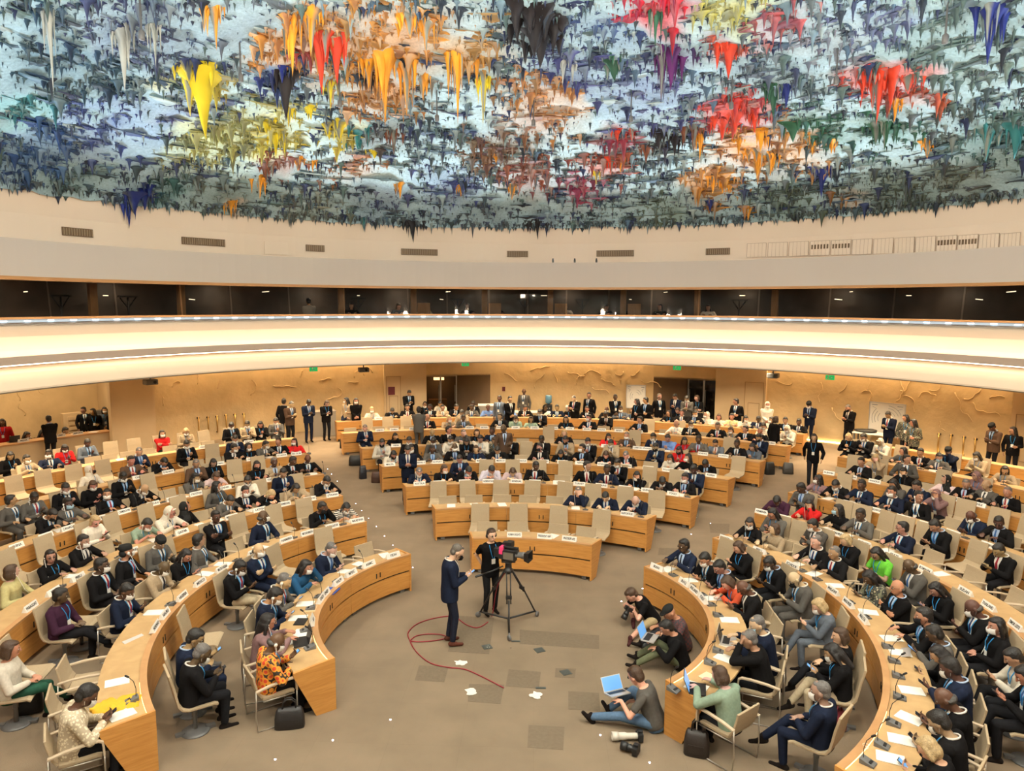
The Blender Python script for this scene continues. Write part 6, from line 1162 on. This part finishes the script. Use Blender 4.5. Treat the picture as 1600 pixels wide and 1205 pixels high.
for px, py, lab in ((490, 577, 'green exit sign under the soffit at left'), (1058, 575, 'green exit sign above the right glass entrance'), (1297, 590, 'green exit sign under the soffit at right'), (727, 569, 'small green exit sign above the left glass entrance')):
    c, a, t = on_wall(px, py, 17.5); root = empty('exit_sign', c, -a); tag(root, lab, 'sign'); mb = MB(); mb.box((0, 0, 0), (.30, .05, .17)); mb.build('box', M['exit'], root)
    mb = MB(); mb.cap((-.05, -.03, .05), (-.05, -.03, .051), .018); mb.tube([(-.05, -.03, .03), (-.06, -.03, -.01), (-.10, -.03, -.05)], .010, 5); mb.tube([(-.06, -.03, -.01), (-.02, -.03, -.05)], .010, 5); mb.tube([(-.09, -.03, .01), (-.01, -.03, .02)], .008, 5); mb.add([(.03, -.03, .03), (.10, -.03, 0), (.03, -.03, -.03)], [[0, 2, 1]]); mb.build('running_figure', M['white'], root)
    mb = MB(); mb.tube([(0, 0, .08), (0, 0, 3.82-c.z)], .01, 5); mb.build('rod', M['steel'], root)
for px, py, lab in ((235, 597, 'dark grey projector hanging under the left soffit'), (568, 578, 'dark grey projector hanging left of the pale door'), (1208, 587, 'dark grey projector hanging right of the pale right door')):
    c, a, t = on_wall(px, py, 17.0); root = empty('projector', c, -a); tag(root, lab, 'projector'); mb = MB(); mb.box((0, 0, 0), (.40, .34, .18)); me_ = mb.me('body'); bevel(me_, .03); me_.materials.append(M['grey']); part('body', me_, root)
    mb = MB(); mb.lathe([(.05, 0), (.05, .06), (.04, .06)], n=12, m=Matrix.Translation((.08, -.15, 0)) @ Matrix.Rotation(math.pi/2, 4, 'X')); mb.build('lens', M['black'], root); mb = MB(); mb.tube([(0, 0, .09), (0, 0, 3.82-c.z)], .025, 6); mb.build('mount', M['grey'], root)
# water dispenser, tables, low counters
c, a, t = on_wall(857, 640, WR-.5); z0 = fz(c.x, c.y); root = empty('water_dispenser', (c.x, c.y, z0), -a); tag(root, 'black water dispenser with a blue bottle against the back wall', 'water dispenser')
mb = MB(); mb.box((0, 0, .5), (.34, .34, 1.0)); mb.box((0, -.1, .8), (.26, .16, .05)); mb.build('cabinet', M['black'], root); mb = MB(); mb.lathe([(.03, 1.0), (.06, 1.04), (.15, 1.10), (.15, 1.40), (.13, 1.44)], n=16); mb.build('bottle', mat('bottle_blue', (.12, .28, .42), .15, spec=.8), root); mb = MB(); mb.box((-.05, -.19, .86), (.03, .05, .05)); mb.box((.05, -.19, .86), (.03, .05, .05)); mb.build('tap', M['alu'], root)
def table(px0, px1, py, r, hgt, label, front=False, col='white', dp=.6, z0=None):
    c, a, t = on_wall((px0+px1)/2, py, r); w_ = (px1-px0)/F*t; zf_ = fz(c.x, c.y) if z0 is None else z0; root = empty('counter' if front else 'table', (c.x, c.y, zf_), -a); tag(root, label, 'counter' if front else 'table')
    hh_ = c.z-zf_ if hgt is None else hgt; mb = MB(); mb.box((0, 0, hh_-.02), (w_, dp, .04)); mb.build('table_top', M[col], root)
    if front: mb = MB(); mb.box((0, -dp/2+.03, (hh_-.04)/2), (w_-.04, .03, hh_-.04)); mb.build('front_panel', M['grp'] if 'grp' in M else M['pillar'], root); mb = MB(); [mb.box((s*(w_/2-.03), 0, (hh_-.04)/2), (.03, dp-.06, hh_-.04)) for s in (-1, 1)]; mb.build('side_panel', M['grp'] if 'grp' in M else M['pillar'], root)
    else:
        for sx in (-1, 1):
            for sy in (-1, 1): mb = MB(); mb.box((sx*(w_/2-.06), sy*(dp/2-.06), (hh_-.04)/2), (.05, .05, hh_-.04)); mb.build('leg', M['grey'], root)
    return root
M['grp'] = mat('grey_panel', (.30, .26, .21), .6)
table(487, 523, 640, WR-1.0, 1.05, 'low grey counter at the left wall behind the standing people', True, 'grp'); table(747, 790, 624, WR-.8, 1.05, 'white-topped counter right of the left glass entrance', True); table(795, 842, 640, WR-.8, .74, 'low pale table beside the back wall')
table(884, 902, 628, WR-.6, .98, 'small pale lectern table at the back wall', True); table(1338, 1412, 673, WR-1.0, .80, 'white folding table with dark coats in front of the white board')
c, a, t = on_wall(1352, 669, WR-1.0); mb = MB(); mb.ell((0, 0, .05), (.42, .22, .07)); mb.ell((.2, .05, .08), (.22, .16, .06)); o = mb.build('coat', M['black'], None, (c.x, c.y, fz(c.x, c.y)+.80)); o.rotation_euler = (0, 0, -a); tag(o, 'black coat heaped on the left of the folding table', 'coat')
c, a, t = on_wall(1402, 672, WR-1.0); mb = MB(); mb.ell((0, 0, .08), (.36, .22, .10)); mb.ell((-.2, .05, .06), (.22, .16, .06)); o = mb.build('coat', M['black'], None, (c.x, c.y, fz(c.x, c.y)+.80)); o.rotation_euler = (0, 0, -a); tag(o, 'black coat heaped on the right of the folding table', 'coat')
# red phone box on wall
c, a, t = on_wall(787, 608, WR-.03); mb = MB(); mb.box((0, 0, 0), (.14, .05, .20)); mb.box((0, -.03, .02), (.08, .02, .08)); o = mb.build('fire_alarm', M['signred'], None, c); o.rotation_euler = (0, 0, -a); tag(o, 'small dark red call box on the back wall', 'alarm box')
# raised counters at the far left with people behind
def pod(px0, px1, pt, pb, r, label, n):
    a0 = on_wall(px0, pt, r)[1]; a1 = on_wall(px1, pt, r)[1]; cc = on_wall((px0+px1)/2, pt, r)[0]; cz0 = on_wall((px0+px1)/2, pb, r)[0].z; root = empty('reception_counter', (cc.x, cc.y, 0)); tag(root, label, 'counter'); off = Vector((-cc.x, -cc.y, 0)); zt = cc.z
    for nm, prof, m_ in (('front_panel', [(r, -.1), (r, zt-.04), (r+.04, zt-.04), (r+.04, -.1)], M['pillar']), ('counter_top', [(r-.04, zt-.04), (r-.04, zt+.01), (r+.5, zt+.01), (r+.5, zt-.04)], M['rail'])):
        mb = MB(); sweep(mb, prof, WX, WY, a0, a1, 10); mb.V = [v+off for v in mb.V]; mb.build(nm, m_, root)
    for s in (a0, a1-.03/r): mb = MB(); sweep(mb, [(r, -.1), (r, zt-.04), (r+.5, zt-.04), (r+.5, -.1)], WX, WY, s, s+.03/r, 1); mb.V = [v+off for v in mb.V]; mb.build('side_panel', M['pillar'], root)
    return zt
rp = 20.9
zt = pod(88, 174, 679, 700, rp, 'raised pale counter at the far left with papers on it', 1); zt2 = pod(-20, 76, 693, 716, rp-.4, 'raised curved counter at the left edge of the hall', 2)
mb = MB(); a0, a1 = on_wall(-40, 690, rp)[1], on_wall(176, 680, rp)[1]; sweep(mb, [(rp+.02, -.1), (rp+.02, zt-.98), (WR+4.5, zt-.98), (WR+4.5, -.1)], WX, WY, a0, a1, 14); struct(mb.build('trim_60', M['carpet'])); zp = zt-.98
for px, code, asset, lab, rr3 in ((131, 'smkob', 'sr', 'dark-suited person leaning by the shelves at the far left', 2.2), (146, 'lmkor', 'sr', 'long-haired person in dark jacket at the far left counter', 1.5), (163, 'lmaob', 'soS', 'masked person in blue-grey dress behind the far left counter', 1.6), (173, 'lmkob', 'soK', 'long-haired person in long black dress right of the far left counter', 1.2), (2, 'ldrob', 'sb', 'person in red standing at the left edge', 1.2)):
    c, a, t = on_wall(px, 640, rp+rr3); asset = 'so' if asset == 'soS' else asset; p_ = person(code.replace('o', 'w', 1) if px == 163 else code, (c.x, c.y, zp), math.pi-a+PR.uniform(-.6, .6), asset, 1.0, far=True); p_['label'] = lab; p_['category'] = 'person'
for px, code, lab in ((37, 'lmkwd', 'long-haired masked person in black seated at the raised counter'), (62, 'lmkod', 'long-haired person in black seated right of a masked one'), (98, 'smjod', 'person in navy suit seated behind the raised counter')):
    c, a, t = on_wall(px, 660, rp+.75); p_ = person(code, (c.x, c.y, zp-.05), math.pi-a, 'd1', 1.05, far=True); p_['label'] = lab; p_['category'] = 'person'; chair('d', (c.x, c.y, zp), math.pi-a, 'beige armchair behind the raised left counter under the '+' '.join(lab.split()[:4]))
c, a, t = on_wall(78, 672, rp-.9); p_ = person('smkob', (c.x, c.y, fz(c.x, c.y)+.02), -a, 'so', 1.0, far=True); p_['label'] = 'person in black standing in the gap between the two raised counters'; p_['category'] = 'person'
# shelving behind the counter
for px0, px1, lab in ((100, 126, 'cream cabinet with drawers behind the far left counter'), (150, 180, 'dark shelf of document trays at the far left')):
    c, a, t = on_wall((px0+px1)/2, 650, rp+2.9); w_ = (px1-px0)/F*t; root = empty('cabinet' if 'cabinet' in lab else 'shelf', (c.x, c.y, zp), -a); tag(root, lab, 'cabinet' if 'cabinet' in lab else 'shelf')
    mb = MB(); mb.box((0, .12, .7), (w_, .3, 1.4)); mb.build('body', M['pillar'] if 'cream' in lab else M['grey'], root)
    for k in range(6): mb = MB(); mb.box((w_*.1, -.05, .2+k*.2), (w_*.7, .04, .13 if 'cream' in lab else .03)); mb.build('drawer' if 'cream' in lab else 'tray', M['pillar'] if 'cream' in lab else M['alu'], root)
for q in range(3):
    c, a, t = on_wall(90+q*28, 671, rp+.2); o = bpy.data.objects.new('paper', PAPER); C.objects.link(o); o.location = (c.x, c.y, zt+.012); o.rotation_euler = (0, 0, -a+.4*q); tag(o, '%s white paper on the raised far left counter' % ('left', 'middle', 'right')[q], 'paper')
c, a, t = on_wall(20, 680, rp); laptop((c.x, c.y, zt2+.01), math.pi-a+math.pi*0, 'dark laptop on the raised counter at the left edge', 100, True, False)
for px, nm, zz_, r5 in ((122, 'REPORTS', zt, rp), (94, 'LIMA', zt, rp), (36, 'MEDIA', zt2, rp-.4)):
    c, a, t = on_wall(px, 680, r5+.1); root = bpy.data.objects.new('name_card', NP); C.objects.link(root); root.location = (c.x, c.y, zz_+.012); root.rotation_euler = (0, 0, -a); tag(root, 'white folded name card reading %s on the raised left counter' % nm, 'name card'); t_ = part('lettering', text_me(nm, .07, w=.28), root); t_.location = (0, -.0245, .052); t_.rotation_euler = (R_(67), 0, 0)
# ------------------------------------------------------------------ life in the booths behind the glass
def on_b(px, py, r): return on_ring(px, py, r)
BP = [(483, 'smwob', 'so', 0, 'person in white shirt standing in a booth, seen from behind'), (549, 'lmkod', 'd0', 1, 'dark-haired interpreter seated left of a booth screen'), (622, 'nlaod', 'd1', 1, 'interpreter in pale top seated in a booth'), (663, 'lmyod', 'd0', 1, 'interpreter in yellow seated in a booth'), (731, 'lmkod', 'd2', 1, 'long-haired interpreter leaning by a wooden booth post'), (884, 'nlwod', 'd0', 1, 'interpreter in white top beside a dark stand'),
      (947, 'lmkod', 'd1', 1, 'dark-haired interpreter in the booth right of a post'), (988, 'smkod', 'd0', 1, 'interpreter in black with headphones'), (1032, 'lmkod', 'd2', 1, 'interpreter in a dark booth right of centre'), (1107, 'lmwod', 'd0', 1, 'interpreter in white seated by the right post'), (776, 'smkod', 'd0', 1, 'short-haired interpreter in a dim booth')]
for px, code, asset, seated, lab in BP:
    c, a, t = on_b(px, 482, 15.4); z0 = 4.72 if seated else 4.42
    p_ = person(code, (c.x, c.y, 4.95-(.32 if seated else .62)+.15), math.pi-a+(math.pi if not seated else PR.uniform(-.4, .4)), asset, 1.0, far=True, lany=False); p_['label'] = lab; p_['category'] = 'person'
for k, px in enumerate((95, 200, 560, 715, 820, 910, 1155)):
    c, a, t = on_b(px, 470, 15.9); root = empty('ceiling_rig', (c.x, c.y, 5.0), -a); tag(root, 'dark branching monitor stand inside the booth, %s from the left' % ORD[k+1], 'stand')
    mb = MB(); mb.tube([(0, 0, 0), (0, 0, 1.15)], .03, 6); mb.build('pole', M['black'], root); mb = MB(); mb.tube([(0, 0, .8), (.25, 0, 1.15)], .02, 5); mb.tube([(0, 0, .8), (-.25, 0, 1.15)], .02, 5); mb.box((0, 0, 1.18), (.6, .1, .05)); mb.build('bracket', M['black'], root)
M['bl'] = mat('booth_lamp', (1, .9, .7), emit=(1, .82, .55), estr=2)
for k in range(16):
    px = (40, 165, 300, 415, 560, 690, 700, 850, 985, 1040, 1160, 1310, 1330, 1420, 1530, 1580)[k]; c, a, t = on_b(px, 456+(k % 3)*6, 16.4); mb = MB(); mb.box((0, 0, 0), (.10+.05*(k % 4), .04, .025)); o = mb.build('booth_lamp', M['bl'], None, (c.x, c.y, min(6.5, c.z))); o.rotation_euler = (0, .1*((k % 3)-1), -a); tag(o, 'small bright lamp inside the glazed booths, %s from the left' % ORD[k+1], 'lamp', 'lamps in the booths')
for k in range(12):
    a = R_(-66+12*k); lamp('AREA', (BX+15.9*math.sin(a), BY+15.9*math.cos(a), 6.55), (BX+16.3*math.sin(a), BY+16.3*math.cos(a), 5), 15, .3, (1, .75, .5))  # unseen area lights added to warm the booth interiors
for k in range(4):
    a = R_(-66+8*k); lamp('AREA', (WX+(WR+1.8)*math.sin(a), WY+(WR+1.8)*math.cos(a), 4.35), (WX+(WR+2.2)*math.sin(a), WY+(WR+2.2)*math.cos(a), 0), 90, .6, (1, .76, .46))  # unseen area lights added to lift the dark left recess
mb = None
M['desktop'] = mat('booth_desk', (.05, .04, .035), .4); bd = struct(ringobj('trim_12', [(14.75, 5.50), (14.75, 5.54), (15.2, 5.54), (15.2, 5.50)], M['desktop'], 96))
